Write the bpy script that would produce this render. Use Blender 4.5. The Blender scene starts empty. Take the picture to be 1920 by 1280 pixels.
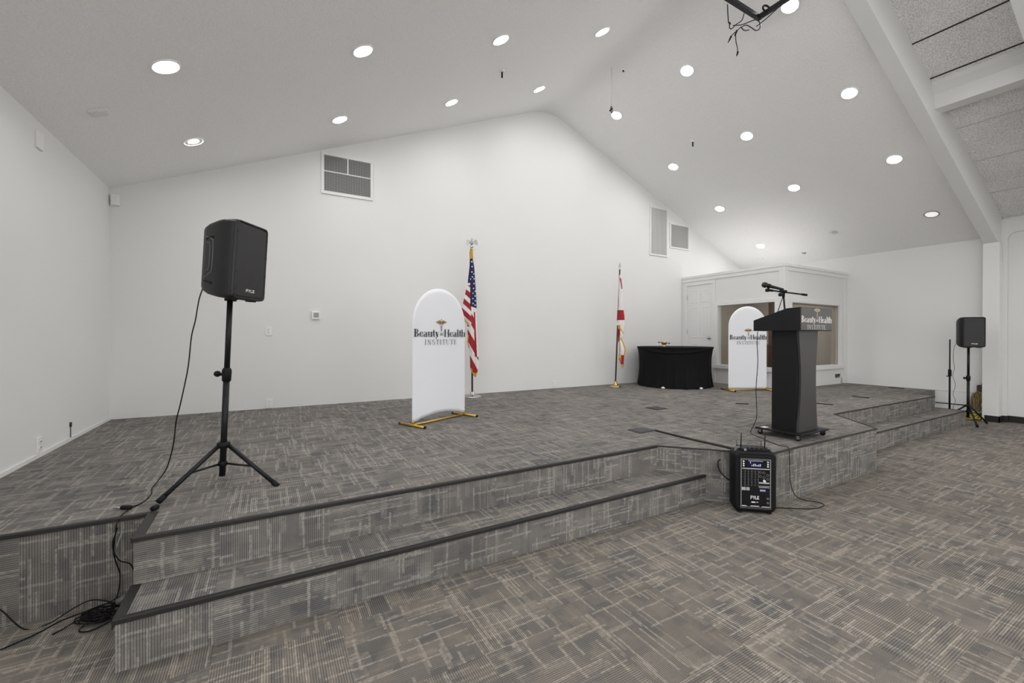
import bpy, bmesh, math, random
from mathutils import Vector, Matrix, Euler
random.seed(7)
scene = bpy.context.scene
COL = scene.collection
PI = math.pi
# ------------------------------------------------------------------ room measures (metres)
XL, XR, YB = -1.505, 10.23, 6.33          # left wall, right wall, back wall
XM = (XL + XR) / 2
S, RISE = 0.4225, 0.211                   # stage height, one step
EAVE, SLOPE = 2.977, 0.415
YF = -6.5                                 # wall behind the photographer
YBEAM0, YBEAM1 = 2.07, 2.23
def zc(x):                                # plaster ceiling height
    return EAVE + SLOPE * ((x - XL) if x < XM else (XR - x))
def zdeck(x):                             # higher deck ceiling of the nearer bay
    d = (x - XL) if x < XM else (XR - x)
    return 3.29 + 0.43 * d

# ------------------------------------------------------------------ materials
def new_mat(name):
    m = bpy.data.materials.new(name); m.use_nodes = True
    nt = m.node_tree
    return m, nt, nt.nodes['Principled BSDF']
def mat(name, col, rough=0.5, metal=0.0, spec=0.5, noise=0.0, nscale=20.0, bump=0.0, bscale=60.0, emit=None, estr=0.0, coat=0.0):
    m, nt, b = new_mat(name)
    b.inputs['Base Color'].default_value = (*col, 1)
    b.inputs['Roughness'].default_value = rough
    b.inputs['Metallic'].default_value = metal
    b.inputs['Specular IOR Level'].default_value = spec
    if coat: b.inputs['Coat Weight'].default_value = coat
    tc = nt.nodes.new('ShaderNodeTexCoord')
    n = nt.nodes.new('ShaderNodeTexNoise'); n.inputs['Scale'].default_value = nscale; n.inputs['Detail'].default_value = 3
    nt.links.new(tc.outputs['Object'], n.inputs['Vector'])
    mx = nt.nodes.new('ShaderNodeMix'); mx.data_type = 'RGBA'
    mx.inputs[6].default_value = (*[c * (1 - noise) for c in col], 1)
    mx.inputs[7].default_value = (*[min(1, c * (1 + noise)) for c in col], 1)
    nt.links.new(n.outputs['Fac'], mx.inputs[0]); nt.links.new(mx.outputs[2], b.inputs['Base Color'])
    if bump:
        n2 = nt.nodes.new('ShaderNodeTexNoise'); n2.inputs['Scale'].default_value = bscale; n2.inputs['Detail'].default_value = 4
        nt.links.new(tc.outputs['Object'], n2.inputs['Vector'])
        bp = nt.nodes.new('ShaderNodeBump'); bp.inputs['Strength'].default_value = bump; bp.inputs['Distance'].default_value = 0.01
        nt.links.new(n2.outputs['Fac'], bp.inputs['Height']); nt.links.new(bp.outputs['Normal'], b.inputs['Normal'])
    if emit:
        b.inputs['Emission Color'].default_value = (*emit, 1); b.inputs['Emission Strength'].default_value = estr
    return m

def carpet_mat(name, tan=(1.0, 1.0, 1.0), dark=(1.0, 1.0, 1.0)):
    m, nt, b = new_mat(name)
    T = lambda c: tuple(a*k for a, k in zip(c, tan))
    K = lambda c: tuple(a*k for a, k in zip(c, dark))
    N, L = nt.nodes, nt.links
    def math_(op, a, c=None, d=None):
        n = N.new('ShaderNodeMath'); n.operation = op
        for i, v in enumerate((a, c, d)):
            if v is None: continue
            if isinstance(v, (int, float)): n.inputs[i].default_value = v
            else: L.new(v, n.inputs[i])
        return n.outputs[0]
    def comb(x, y, z=0.0):
        n = N.new('ShaderNodeCombineXYZ')
        for i, v in enumerate((x, y, z)):
            if isinstance(v, (int, float)): n.inputs[i].default_value = v
            else: L.new(v, n.inputs[i])
        return n.outputs[0]
    def white(v):
        n = N.new('ShaderNodeTexWhiteNoise'); n.noise_dimensions = '3D'; L.new(v, n.inputs['Vector']); return n.outputs['Value']
    def noise(v, sc, det=2.0):
        n = N.new('ShaderNodeTexNoise'); n.inputs['Scale'].default_value = sc; n.inputs['Detail'].default_value = det
        L.new(v, n.inputs['Vector']); return n.outputs['Fac']
    def mixc(f, a, c):
        n = N.new('ShaderNodeMix'); n.data_type = 'RGBA'
        if isinstance(f, (int, float)): n.inputs[0].default_value = f
        else: L.new(f, n.inputs[0])
        for i, v in ((6, a), (7, c)):
            if isinstance(v, tuple): n.inputs[i].default_value = (*v, 1)
            else: L.new(v, n.inputs[i])
        return n.outputs[2]
    def remap(v, a, c, lo=0.0, hi=1.0):
        n = N.new('ShaderNodeMapRange'); n.inputs[1].default_value = a; n.inputs[2].default_value = c
        n.inputs[3].default_value = lo; n.inputs[4].default_value = hi; L.new(v, n.inputs[0]); return n.outputs[0]
    uv = N.new('ShaderNodeUVMap'); uv.uv_map = 'metres'
    sep = N.new('ShaderNodeSeparateXYZ'); L.new(uv.outputs[0], sep.inputs[0])
    # slight waviness keeps the thread lines from looking ruled
    wob = noise(uv.outputs[0], 9.0, 2.0)
    u = math_('ADD', sep.outputs[0], remap(wob, 0, 1, -0.006, 0.006))
    v = math_('ADD', sep.outputs[1], remap(wob, 0, 1, 0.006, -0.006))
    TU = math_('FLOOR', math_('DIVIDE', math_('SUBTRACT', sep.outputs[0], 0.30), 0.5))
    TV = math_('FLOOR', math_('DIVIDE', math_('SUBTRACT', sep.outputs[1], 0.12), 0.5))
    par = math_('FLOORED_MODULO', math_('ADD', TU, TV), 2.0)       # quarter-turn laying
    tile_id = white(comb(TU, TV, 3.0))
    def lerp(f, a, c): return math_('ADD', math_('MULTIPLY', a, math_('SUBTRACT', 1.0, f)), math_('MULTIPLY', c, f))
    across = lerp(par, u, v); along = lerp(par, v, u)
    # yarn ribs
    rib = math_('SINE', math_('MULTIPLY', lerp(par, sep.outputs[0], sep.outputs[1]), 2 * PI / 0.0095))
    ribf = remap(rib, -1, 1, 0.66, 1.26)
    fuzz = noise(uv.outputs[0], 55.0, 3.0); fz = remap(fuzz, 0.35, 0.62, 0.30, 1.0)
    # broken thread lines in both directions
    def streak(a, c, w, ln, thr, seed):
        ca = math_('FLOOR', math_('DIVIDE', a, w))
        off = white(comb(ca, seed, TU))
        cl = math_('FLOOR', math_('ADD', math_('DIVIDE', c, ln), math_('MULTIPLY', off, 9.0)))
        r = white(comb(ca, cl, seed + 0.5))
        return remap(r, thr, min(1.0, thr + 0.10))
    s1 = streak(across, along, 0.011, 0.27, 0.80, 1.0)
    s2 = streak(along, across, 0.013, 0.20, 0.84, 2.0)
    s3 = streak(across, along, 0.030, 0.13, 0.83, 5.0)
    s4 = streak(along, across, 0.034, 0.14, 0.86, 6.0)
    blk = white(comb(math_('FLOOR', math_('DIVIDE', across, 0.075)), math_('FLOOR', math_('DIVIDE', along, 0.095)), 8.0))
    fine = noise(uv.outputs[0], 420.0, 1.0)
    big = noise(uv.outputs[0], 1.3, 2.0)
    base = mixc(blk, K((0.112, 0.113, 0.115)), T((0.180, 0.172, 0.163)))
    base = mixc(remap(big, 0.35, 0.65, 0.0, 0.35), base, T((0.205, 0.187, 0.168)))
    mid = noise(uv.outputs[0], 7.0, 3.0)
    base = mixc(remap(mid, 0.42, 0.64, 0.0, 0.55), base, T((0.235, 0.216, 0.194)))
    c = mixc(math_('MULTIPLY', s3, math_('MULTIPLY', fz, 0.5)), base, T((0.300, 0.280, 0.254)))
    c = mixc(math_('MULTIPLY', s4, math_('MULTIPLY', fz, 0.5)), c, T((0.300, 0.282, 0.256)))
    c = mixc(math_('MULTIPLY', s1, math_('MULTIPLY', fz, 0.68)), c, T((0.385, 0.362, 0.330)))
    c = mixc(math_('MULTIPLY', s2, math_('MULTIPLY', fz, 0.68)), c, T((0.385, 0.362, 0.330)))
    k = math_('MULTIPLY', ribf, remap(fine, 0.25, 0.75, 0.50, 1.42))
    k = math_('MULTIPLY', k, remap(tile_id, 0, 1, 0.92, 1.08))
    sc = N.new('ShaderNodeVectorMath'); sc.operation = 'SCALE'; L.new(c, sc.inputs[0]); L.new(k, sc.inputs['Scale'])
    L.new(sc.outputs[0], b.inputs['Base Color'])
    b.inputs['Roughness'].default_value = 1.0; b.inputs['Specular IOR Level'].default_value = 0.05
    return m

def plaster_mat(name, col, fine=70.0, strength=0.35, mott=0.05):
    m, nt, b = new_mat(name); N, L = nt.nodes, nt.links
    tc = N.new('ShaderNodeTexCoord')
    n = N.new('ShaderNodeTexNoise'); n.inputs['Scale'].default_value = fine; n.inputs['Detail'].default_value = 5; n.inputs['Roughness'].default_value = 0.65
    L.new(tc.outputs['Object'], n.inputs['Vector'])
    r = N.new('ShaderNodeMapRange'); r.inputs[1].default_value = 0.38; r.inputs[2].default_value = 0.62; L.new(n.outputs['Fac'], r.inputs[0])
    mx = N.new('ShaderNodeMix'); mx.data_type = 'RGBA'
    mx.inputs[6].default_value = (*[c * (1 - mott) for c in col], 1); mx.inputs[7].default_value = (*[c * (1 + mott) for c in col], 1)
    L.new(r.outputs[0], mx.inputs[0]); L.new(mx.outputs[2], b.inputs['Base Color'])
    bp = N.new('ShaderNodeBump'); bp.inputs['Strength'].default_value = strength; bp.inputs['Distance'].default_value = 0.006
    L.new(r.outputs[0], bp.inputs['Height']); L.new(bp.outputs['Normal'], b.inputs['Normal'])
    b.inputs['Roughness'].default_value = 0.9; b.inputs['Specular IOR Level'].default_value = 0.2
    return m

def fibre_deck_mat():
    m, nt, b = new_mat('wood_fibre_deck'); N, L = nt.nodes, nt.links
    tc = N.new('ShaderNodeTexCoord')
    n = N.new('ShaderNodeTexNoise'); n.inputs['Scale'].default_value = 85; n.inputs['Detail'].default_value = 6; n.inputs['Roughness'].default_value = 0.8
    L.new(tc.outputs['Object'], n.inputs['Vector'])
    n2 = N.new('ShaderNodeTexNoise'); n2.inputs['Scale'].default_value = 2.2; n2.inputs['Detail'].default_value = 2
    L.new(tc.outputs['Object'], n2.inputs['Vector'])
    ad = N.new('ShaderNodeMath'); ad.operation = 'MULTIPLY_ADD'; ad.inputs[1].default_value = 0.10; L.new(n2.outputs['Fac'], ad.inputs[0]); L.new(n.outputs['Fac'], ad.inputs[2])
    r = N.new('ShaderNodeValToRGB'); L.new(ad.outputs[0], r.inputs[0])
    e = r.color_ramp.elements
    e[0].position = 0.47; e[0].color = (0.52, 0.51, 0.50, 1); e[1].position = 0.59; e[1].color = (0.93, 0.925, 0.92, 1)
    L.new(r.outputs[0], b.inputs['Base Color'])
    b.inputs['Roughness'].default_value = 1.0; b.inputs['Specular IOR Level'].default_value = 0.1
    return m

def grille_cloth_mat():
    m, nt, b = new_mat('speaker_mesh'); N, L = nt.nodes, nt.links
    tc = N.new('ShaderNodeTexCoord')
    v = N.new('ShaderNodeTexVoronoi'); v.inputs['Scale'].default_value = 330
    L.new(tc.outputs['Object'], v.inputs['Vector'])
    r = N.new('ShaderNodeValToRGB'); L.new(v.outputs['Distance'], r.inputs[0])
    r.color_ramp.elements[0].position = 0.25; r.color_ramp.elements[0].color = (0.006, 0.006, 0.006, 1)
    r.color_ramp.elements[1].position = 0.55; r.color_ramp.elements[1].color = (0.024, 0.024, 0.025, 1)
    L.new(r.outputs[0], b.inputs['Base Color']); b.inputs['Roughness'].default_value = 0.55
    return m

def glass_mat():
    m, nt, b = new_mat('window_glass'); N, L = nt.nodes, nt.links
    t = N.new('ShaderNodeBsdfTransparent'); t.inputs[0].default_value = (0.93, 0.94, 0.93, 1)
    g = N.new('ShaderNodeBsdfGlossy'); g.inputs['Roughness'].default_value = 0.02
    f = N.new('ShaderNodeFresnel'); f.inputs[0].default_value = 1.45
    mx = N.new('ShaderNodeMixShader')
    ge = N.new('ShaderNodeNewGeometry'); iv = N.new('ShaderNodeMath'); iv.operation = 'SUBTRACT'; iv.inputs[0].default_value = 1.0; L.new(ge.outputs['Backfacing'], iv.inputs[1])
    ml = N.new('ShaderNodeMath'); ml.operation = 'MULTIPLY'; L.new(f.outputs[0], ml.inputs[0]); L.new(iv.outputs[0], ml.inputs[1])
    L.new(ml.outputs[0], mx.inputs[0]); L.new(t.outputs[0], mx.inputs[1]); L.new(g.outputs[0], mx.inputs[2])
    L.new(mx.outputs[0], N['Material Output'].inputs[0])
    return m

LAMP = 115.0
FILL = 4.7
M = dict(
    wall=mat('white_wall_paint', (0.75, 0.75, 0.745), 0.75, spec=0.25, noise=0.012, nscale=1.4, bump=0.03, bscale=90),
    trim=mat('white_trim_paint', (0.76, 0.76, 0.755), 0.45, noise=0.01),
    ceiling=plaster_mat('knockdown_plaster', (0.90, 0.895, 0.89), 62.0, 0.45, 0.028),
    deck=fibre_deck_mat(),
    steel=mat('white_painted_steel', (0.76, 0.76, 0.755), 0.5, noise=0.015, nscale=3),
    carpet=carpet_mat('grey_ribbed_carpet'),
    floor_carpet=carpet_mat('tan_grey_ribbed_carpet', (1.01, 0.975, 0.925), (1.01, 0.99, 0.965)),
    nosing=mat('dark_rubber_nosing', (0.015, 0.014, 0.0135), 0.55, noise=0.15),
    black_base=mat('black_vinyl_base', (0.012, 0.011, 0.011), 0.5, noise=0.1),
    taupe=mat('taupe_paint', (0.42, 0.37, 0.32), 0.8, noise=0.03, nscale=2),
    brown=mat('stained_wood', (0.12, 0.045, 0.025), 0.5, noise=0.2, nscale=9),
    desk=mat('brown_laminate', (0.16, 0.12, 0.085), 0.5, noise=0.1),
    black=mat('black_plastic', (0.011, 0.011, 0.0115), 0.45, spec=0.4, noise=0.15, nscale=60, bump=0.05, bscale=300),
    blacksoft=mat('black_rubber', (0.006, 0.006, 0.006), 0.6, spec=0.25, noise=0.1),
    deep_black=mat('deep_black_plastic', (0.005, 0.005, 0.0055), 0.5, spec=0.25, noise=0.1),
    blackmetal=mat('black_powder_coated_steel', (0.008, 0.008, 0.009), 0.42, spec=0.3, noise=0.1),
    greymetal=mat('grey_plastic_edge', (0.10, 0.10, 0.10), 0.4),
    mesh=grille_cloth_mat(),
    lectern=mat('black_laminate', (0.007, 0.007, 0.0075), 0.45, spec=0.3, noise=0.1, nscale=12),
    lectern_front=mat('charcoal_laminate', (0.040, 0.040, 0.040), 0.42, spec=0.35, noise=0.06, nscale=12),
    sign=mat('charcoal_sign_board', (0.062, 0.058, 0.054), 0.35, noise=0.05),
    letter_white=mat('white_sign_letters', (0.85, 0.84, 0.82), 0.5),
    panel_print=mat('grey_white_print', (0.42, 0.42, 0.43), 0.5),
    letter_ink=mat('charcoal_ink', (0.035, 0.037, 0.042), 0.7),
    letter_grey=mat('grey_ink', (0.12, 0.12, 0.125), 0.7),
    tan_ink=mat('tan_gold_ink', (0.42, 0.30, 0.15), 0.6),
    tan_ink2=mat('pale_gold_ink', (0.62, 0.53, 0.40), 0.6),
    banner=mat('white_stretch_fabric', (0.80, 0.81, 0.85), 0.85, noise=0.01, nscale=4),
    gold=mat('brushed_gold_tube', (0.62, 0.40, 0.08), 0.32, metal=0.85, noise=0.08, nscale=30),
    brass=mat('brass', (0.60, 0.44, 0.18), 0.25, metal=0.95, noise=0.08),
    silver=mat('polished_silver', (0.50, 0.50, 0.49), 0.2, metal=0.95, noise=0.05),
    chrome=mat('chrome', (0.55, 0.55, 0.55), 0.12, metal=1.0),
    wood_pole=mat('dark_oak_pole', (0.055, 0.030, 0.020), 0.35, noise=0.25, nscale=25),
    red=mat('flag_red', (0.34, 0.012, 0.022), 0.8, noise=0.08),
    blue=mat('flag_navy', (0.012, 0.016, 0.075), 0.8, noise=0.1),
    white=mat('flag_white', (0.78, 0.75, 0.74), 0.85, noise=0.03),
    fringe=mat('gold_fringe', (0.60, 0.37, 0.045), 0.6, noise=0.2, nscale=120, bump=0.4, bscale=200),
    cloth=mat('black_table_cloth', (0.006, 0.006, 0.007), 0.85, spec=0.2, noise=0.15, nscale=12),
    white_plastic=mat('white_plastic', (0.80, 0.79, 0.77), 0.4),
    grey_lcd=mat('grey_display', (0.30, 0.32, 0.32), 0.3),
    mid_grey=mat('mid_grey_vent_bars', (0.36, 0.36, 0.355), 0.5),
    grey_vent=mat('grey_vent_blades', (0.56, 0.56, 0.55), 0.5),
    dark_hole=mat('dark_duct', (0.035, 0.035, 0.035), 0.8),
    paper=mat('white_paper', (0.85, 0.85, 0.84), 0.7),
    tape=mat('black_cable_tape', (0.008, 0.0075, 0.0075), 0.7, spec=0.15, noise=0.2, nscale=25),
    plate=mat('charcoal_floor_box', (0.034, 0.033, 0.033), 0.5, noise=0.1, nscale=40),
    yellow=mat('yellow_cord', (0.42, 0.36, 0.03), 0.5, noise=0.15),
    olive=mat('olive_cord', (0.16, 0.13, 0.06), 0.6, noise=0.2),
    brownbox=mat('dark_brown_box', (0.055, 0.035, 0.025), 0.7, noise=0.3, nscale=18),
    panel_black=mat('glossy_black_panel', (0.006, 0.006, 0.008), 0.22),
    screen=mat('blue_black_display', (0.006, 0.008, 0.03), 0.12),
    lit_text=mat('display_segments', (0.5, 0.52, 0.6), 0.5, emit=(0.6, 0.65, 0.8), estr=0.35),
    lamp=mat('lamp_diffuser', (0.9, 0.9, 0.88), 0.4, emit=(1.0, 0.985, 0.965), estr=LAMP),
    booth_fill=mat('added_booth_lamp_bowl', (0.9, 0.9, 0.88), 0.4, emit=(1.0, 0.95, 0.88), estr=45.0),  # glow of the lamp added inside the booth
    lamp_dim=mat('dim_lamp_diffuser', (0.9, 0.9, 0.88), 0.4, emit=(1.0, 0.98, 0.95), estr=0.55),
    lamp_off=mat('unlit_lamp_diffuser', (0.55, 0.54, 0.52), 0.4),
    fill_pane=mat('added_fill_glass', (0.8, 0.8, 0.8), 0.3, emit=(0.97, 0.985, 1.0), estr=FILL),  # panes made to glow as added fill light
    ring=mat('white_lamp_trim', (0.85, 0.85, 0.84), 0.4),
    ring_grey=mat('grey_lamp_trim', (0.34, 0.33, 0.32), 0.4),
    glass=glass_mat(),
    cup_gold=mat('old_gold', (0.55, 0.40, 0.20), 0.35, metal=0.7),
    stain=mat('brown_water_stain', (0.50, 0.45, 0.36), 0.9),
)

# ------------------------------------------------------------------ mesh builder
def rot_to(d):
    return Vector((0, 0, 1)).rotation_difference(Vector(d).normalized()).to_matrix()
class MB:
    def __init__(s): s.v = []; s.f = []; s.m = []; s.sm = []
    def add(s, vs, fs, mi=0, smooth=False):
        o = len(s.v); s.v += [tuple(v) for v in vs]
        for f in fs: s.f.append(tuple(i + o for i in f)); s.m.append(mi); s.sm.append(smooth)
        return s
    def box(s, a, b, mi=0, R=None, c=None):
        x0, y0, z0 = a; x1, y1, z1 = b
        vs = [Vector(p) for p in ((x0,y0,z0),(x1,y0,z0),(x1,y1,z0),(x0,y1,z0),(x0,y0,z1),(x1,y0,z1),(x1,y1,z1),(x0,y1,z1))]
        if R is not None:
            c = Vector(c or ((x0+x1)/2,(y0+y1)/2,(z0+z1)/2)); vs = [R @ (v - c) + c for v in vs]
        return s.add(vs, [(0,3,2,1),(4,5,6,7),(0,1,5,4),(1,2,6,5),(2,3,7,6),(3,0,4,7)], mi)
    def prism(s, poly, lo, hi, axis='z', mi=0):
        """polygon (2D, any simple ccw outline) extruded along an axis"""
        n = len(poly)
        def P(p, h):
            return {'z': (p[0], p[1], h), 'y': (p[0], h, p[1]), 'x': (h, p[0], p[1])}[axis]
        vs = [P(p, lo) for p in poly] + [P(p, hi) for p in poly]
        fs = [tuple(range(n))[::-1], tuple(range(n, 2*n))] + [(i, (i+1) % n, n + (i+1) % n, n + i) for i in range(n)]
        if axis == 'y': fs = [f[::-1] for f in fs]
        return s.add(vs, fs, mi)
    def loft(s, rings, mi=0, smooth=True, cap=True, closed=True):
        n = len(rings[0]); vs = [p for r in rings for p in r]; fs = []
        for k in range(len(rings) - 1):
            for i in range(n if closed else n - 1):
                j = (i + 1) % n
                fs.append((k*n+i, k*n+j, (k+1)*n+j, (k+1)*n+i))
        s.add(vs, fs, mi, smooth)
        if cap:
            o = len(s.v) - len(vs)
            s.f.append(tuple(o + i for i in range(n))[::-1]); s.m.append(mi); s.sm.append(False)
            s.f.append(tuple(o + (len(rings)-1)*n + i for i in range(n))); s.m.append(mi); s.sm.append(False)
        return s
    def cyl(s, p0, p1, r0, r1=None, n=16, mi=0, cap=True):
        r1 = r0 if r1 is None else r1
        p0, p1 = Vector(p0), Vector(p1); R = rot_to(p1 - p0)
        ring = lambda p, r: [p + R @ Vector((r*math.cos(2*PI*i/n), r*math.sin(2*PI*i/n), 0)) for i in range(n)]
        return s.loft([ring(p0, r0), ring(p1, r1)], mi, True, cap)
    def tube(s, pts, r, n=8, mi=0, cap=True, closed=False):
        pts = [Vector(p) for p in pts]; rings = []
        t0 = (pts[1] - pts[0]).normalized()
        a = Vector((0, 0, 1)) if abs(t0.z) < 0.9 else Vector((1, 0, 0))
        nrm = (a - t0 * a.dot(t0)).normalized()
        for i, p in enumerate(pts):
            t = (pts[min(i+1, len(pts)-1)] - pts[max(i-1, 0)])
            if t.length < 1e-9: t = t0
            t = t.normalized(); nrm = (nrm - t * nrm.dot(t)).normalized(); bn = t.cross(nrm)
            rings.append([p + r * (nrm * math.cos(2*PI*k/n) + bn * math.sin(2*PI*k/n)) for k in range(n)])
        return s.loft(rings, mi, True, cap)
    def lathe(s, prof, n=24, c=(0,0,0), mi=0, R=None, cap=True, fn=None):
        c = Vector(c); rings = []
        for (r, z) in prof:
            ring = []
            for i in range(n):
                a = 2*PI*i/n; rr = r if fn is None else fn(r, z, a)
                p = Vector((rr*math.cos(a), rr*math.sin(a), z))
                ring.append(c + (R @ p if R is not None else p))
            rings.append(ring)
        return s.loft(rings, mi, True, cap)
    def build(s, name, mats, parent=None, bevel=0.0, uv=None, seg=2):
        me = bpy.data.meshes.new(name); me.from_pydata(s.v, [], s.f); me.update()
        for p, mi, sm in zip(me.polygons, s.m, s.sm): p.material_index = mi; p.use_smooth = sm
        for m in (mats if isinstance(mats, (list, tuple)) else [mats]): me.materials.append(m)
        if uv: metre_uv(me, uv)
        bm = bmesh.new(); bm.from_mesh(me); bmesh.ops.recalc_face_normals(bm, faces=bm.faces); bm.to_mesh(me); bm.free()
        o = bpy.data.objects.new(name, me); COL.objects.link(o)
        if parent is not None: o.parent = parent
        if bevel:
            b = o.modifiers.new('bevel', 'BEVEL'); b.width = bevel; b.segments = seg; b.limit_method = 'ANGLE'; b.angle_limit = math.radians(50)
            b.harden_normals = False
        return o
def metre_uv(me, mode):
    uvl = me.uv_layers.new(name='metres')
    for p in me.polygons:
        n = p.normal
        for li in p.loop_indices:
            v = me.vertices[me.loops[li].vertex_index].co
            if abs(n.z) > 0.6: q = (v.x, v.y)
            elif abs(n.y) > 0.9: q = (v.x + (0.3 if abs(p.center.y-2.868) < 0.01 else 0.0), v.z + 0.125 + (0.5 if abs(p.center.y-2.542) < 0.01 else 0.0))
            elif abs(n.x) > 0.9: q = (v.y, v.z)
            else:
                d = Vector((-n.y, n.x)).normalized(); q = (v.x*d.x + v.y*d.y, v.z + 0.125)
            uvl.data[li].uv = q
def curve_pts(pts, k=8):
    P = [Vector(p) for p in pts]; P = [P[0]*2 - P[1]] + P + [P[-1]*2 - P[-2]]; out = []
    for i in range(1, len(P) - 2):
        for j in range(k):
            t = j / k; a, b, c, d = P[i-1], P[i], P[i+1], P[i+2]
            out.append(0.5 * ((2*b) + (c-a)*t + (2*a-5*b+4*c-d)*t*t + (3*b-a-3*c+d)*t**3))
    out.append(P[-2]); return out
def rrect(w, h, r, n=5):
    """rounded rectangle outline centred on 0 (ccw)"""
    out = []
    for cx, cy, a0 in ((w/2-r, h/2-r, 0), (-w/2+r, h/2-r, 90), (-w/2+r, -h/2+r, 180), (w/2-r, -h/2+r, 270)):
        for i in range(n + 1):
            a = math.radians(a0 + 90*i/n); out.append((cx + r*math.cos(a), cy + r*math.sin(a)))
    return out
def tag(o, label=None, cat=None, group=None, kind=None):
    if label: o['label'] = label
    if cat: o['category'] = cat
    if group: o['group'] = group
    if kind: o['kind'] = kind
    return o
def thing(name, label, cat, loc=(0,0,0), rotz=0.0, group=None, rot=None):
    o = bpy.data.objects.new(name, None); COL.objects.link(o); o.empty_display_size = 0.1
    o.location = loc
    o.rotation_euler = rot.to_euler() if rot is not None else (0, 0, rotz)
    return tag(o, label, cat, group)
def copy_tree(o, parent=None):
    c = o.copy(); COL.objects.link(c); c.parent = parent
    for ch in list(o.children): copy_tree(ch, c)
    return c

# ------------------------------------------------------------------ the setting
b = MB(); b.box((XL-0.12, YF-0.12, -0.15), (XR+0.25, YB+0.12, 0.0))
tag(b.build('floor', M['floor_carpet'], uv=1), 'grey and tan ribbed carpet tile floor in front of the stage', 'floor', kind='structure')
stage_poly = [(XL, YB), (XL, 2.868), (-0.525, 2.868), (-0.525, 2.542), (2.872, 2.542), (3.45, 1.924), (5.345, 1.924),
              (5.917, 2.545), (9.124, 2.545), (9.16, 2.85), (XR, 2.85), (XR, YB)]
b = MB(); b.prism(stage_poly, 0.0, S)
tag(b.build('stage_platform', M['carpet'], uv=1), 'low carpeted stage platform with a projecting front nose', 'stage', kind='structure')
b = MB(); b.prism([(-0.525, 2.542), (-0.525, 2.262), (3.134, 2.262), (2.872, 2.542)], 0.0, RISE)
tag(b.build('stage_step', M['carpet'], uv=1), 'carpeted lower step along the left half of the stage', 'step', kind='structure')
b = MB(); b.prism([(5.66, 2.267), (9.393, 2.267), (9.40, 2.85), (9.16, 2.85), (9.124, 2.545), (5.917, 2.545)], 0.0, RISE)
tag(b.build('stage_step', M['carpet'], uv=1), 'carpeted lower step along the right half of the stage', 'step', kind='structure')
# dark nosing strips
def nosing(i, p0, p1, z, w=0.018, h=0.015, label=''):
    p0, p1 = Vector((*p0, z)), Vector((*p1, z)); d = (p1 - p0).normalized(); n = Vector((d.y, -d.x, 0))
    prof = [(0.006, -h), (0.010, -h), (0.010, 0.002), (0.006, 0.0055), (-w, 0.004), (-w, -0.002), (0.0, -0.002)]
    b = MB(); b.loft([[p + n*a + Vector((0,0,c)) for a, c in prof] for p in (p0, p1)], smooth=False)
    tag(b.build('trim_%d' % i, M['nosing']), label, 'nosing', kind='structure')
nosing(1, (-0.53, 2.262), (3.125, 2.262), RISE, label='dark rubber nosing along the left lower step')
nosing(2, (-0.53, 2.542), (2.872, 2.542), S, label='dark rubber nosing along the stage edge over the left step')
nosing(3, (XL, 2.868), (-0.525, 2.868), S, label='dark rubber nosing on the stage edge by the left wall')
nosing(4, (-0.525, 2.868), (-0.525, 2.542), S, 0.034, 0.02, label='dark rubber nosing on the short return of the left stage edge')
nosing(5, (-0.525, 2.535), (-0.525, 2.262), RISE, 0.028, 0.034, label='dark rubber nosing on the left end of the lower step')
nosing(6, (2.872, 2.542), (3.45, 1.924), S, 0.006, 0.006, label='thin dark edge on the slanted side of the stage nose')
nosing(7, (3.45, 1.924), (5.345, 1.924), S, 0.007, 0.007, label='thin dark edge along the front of the stage nose')
nosing(8, (5.345, 1.924), (5.917, 2.545), S, 0.007, 0.007, label='thin dark edge on the right side of the stage nose')
nosing(9, (5.917, 2.545), (9.124, 2.545), S, 0.007, 0.007, label='thin dark edge over the right step')
nosing(10, (5.66, 2.267), (9.393, 2.267), RISE, 0.007, 0.007, label='thin dark edge along the right lower step')
nosing(11, (9.393, 2.267), (9.40, 2.85), RISE, 0.014, 0.014, label='dark edge on the right end of the lower step')

# walls
def arc_profile(h=0.0, zf=zc, dx=0.34):
    xa, xb = XM - dx, XM + dx; za = zf(xa); top = zf(XM)
    pts = []
    for i in range(13):
        t = i / 12; pts.append(((1-t)**2*xa + 2*t*(1-t)*XM + t*t*xb, (1-t)**2*za + 2*t*(1-t)*top + t*t*za + h))
    return pts
prof = [(XL, EAVE)] + arc_profile() + [(XR, EAVE)]
b = MB(); b.prism([(XL-0.12, 0.0), (XR+0.12, 0.0), (XR+0.12, EAVE-0.05)] + prof[::-1] + [(XL-0.12, EAVE-0.05)], YB, YB+0.12, axis='y')
tag(b.build('wall_back', M['wall']), 'tall white gable wall behind the stage', 'wall', kind='structure')
b = MB(); b.box((XL-0.12, YF, 0), (XL, YB, 3.40)); tag(b.build('wall_left', M['wall']), 'plain white wall left of the stage', 'wall', kind='structure')
b = MB(); b.box((XR, YBEAM0, 0), (XR+0.12, YB, 3.05)); tag(b.build('wall_right', M['wall']), 'plain white wall right of the stage', 'wall', kind='structure')
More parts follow.
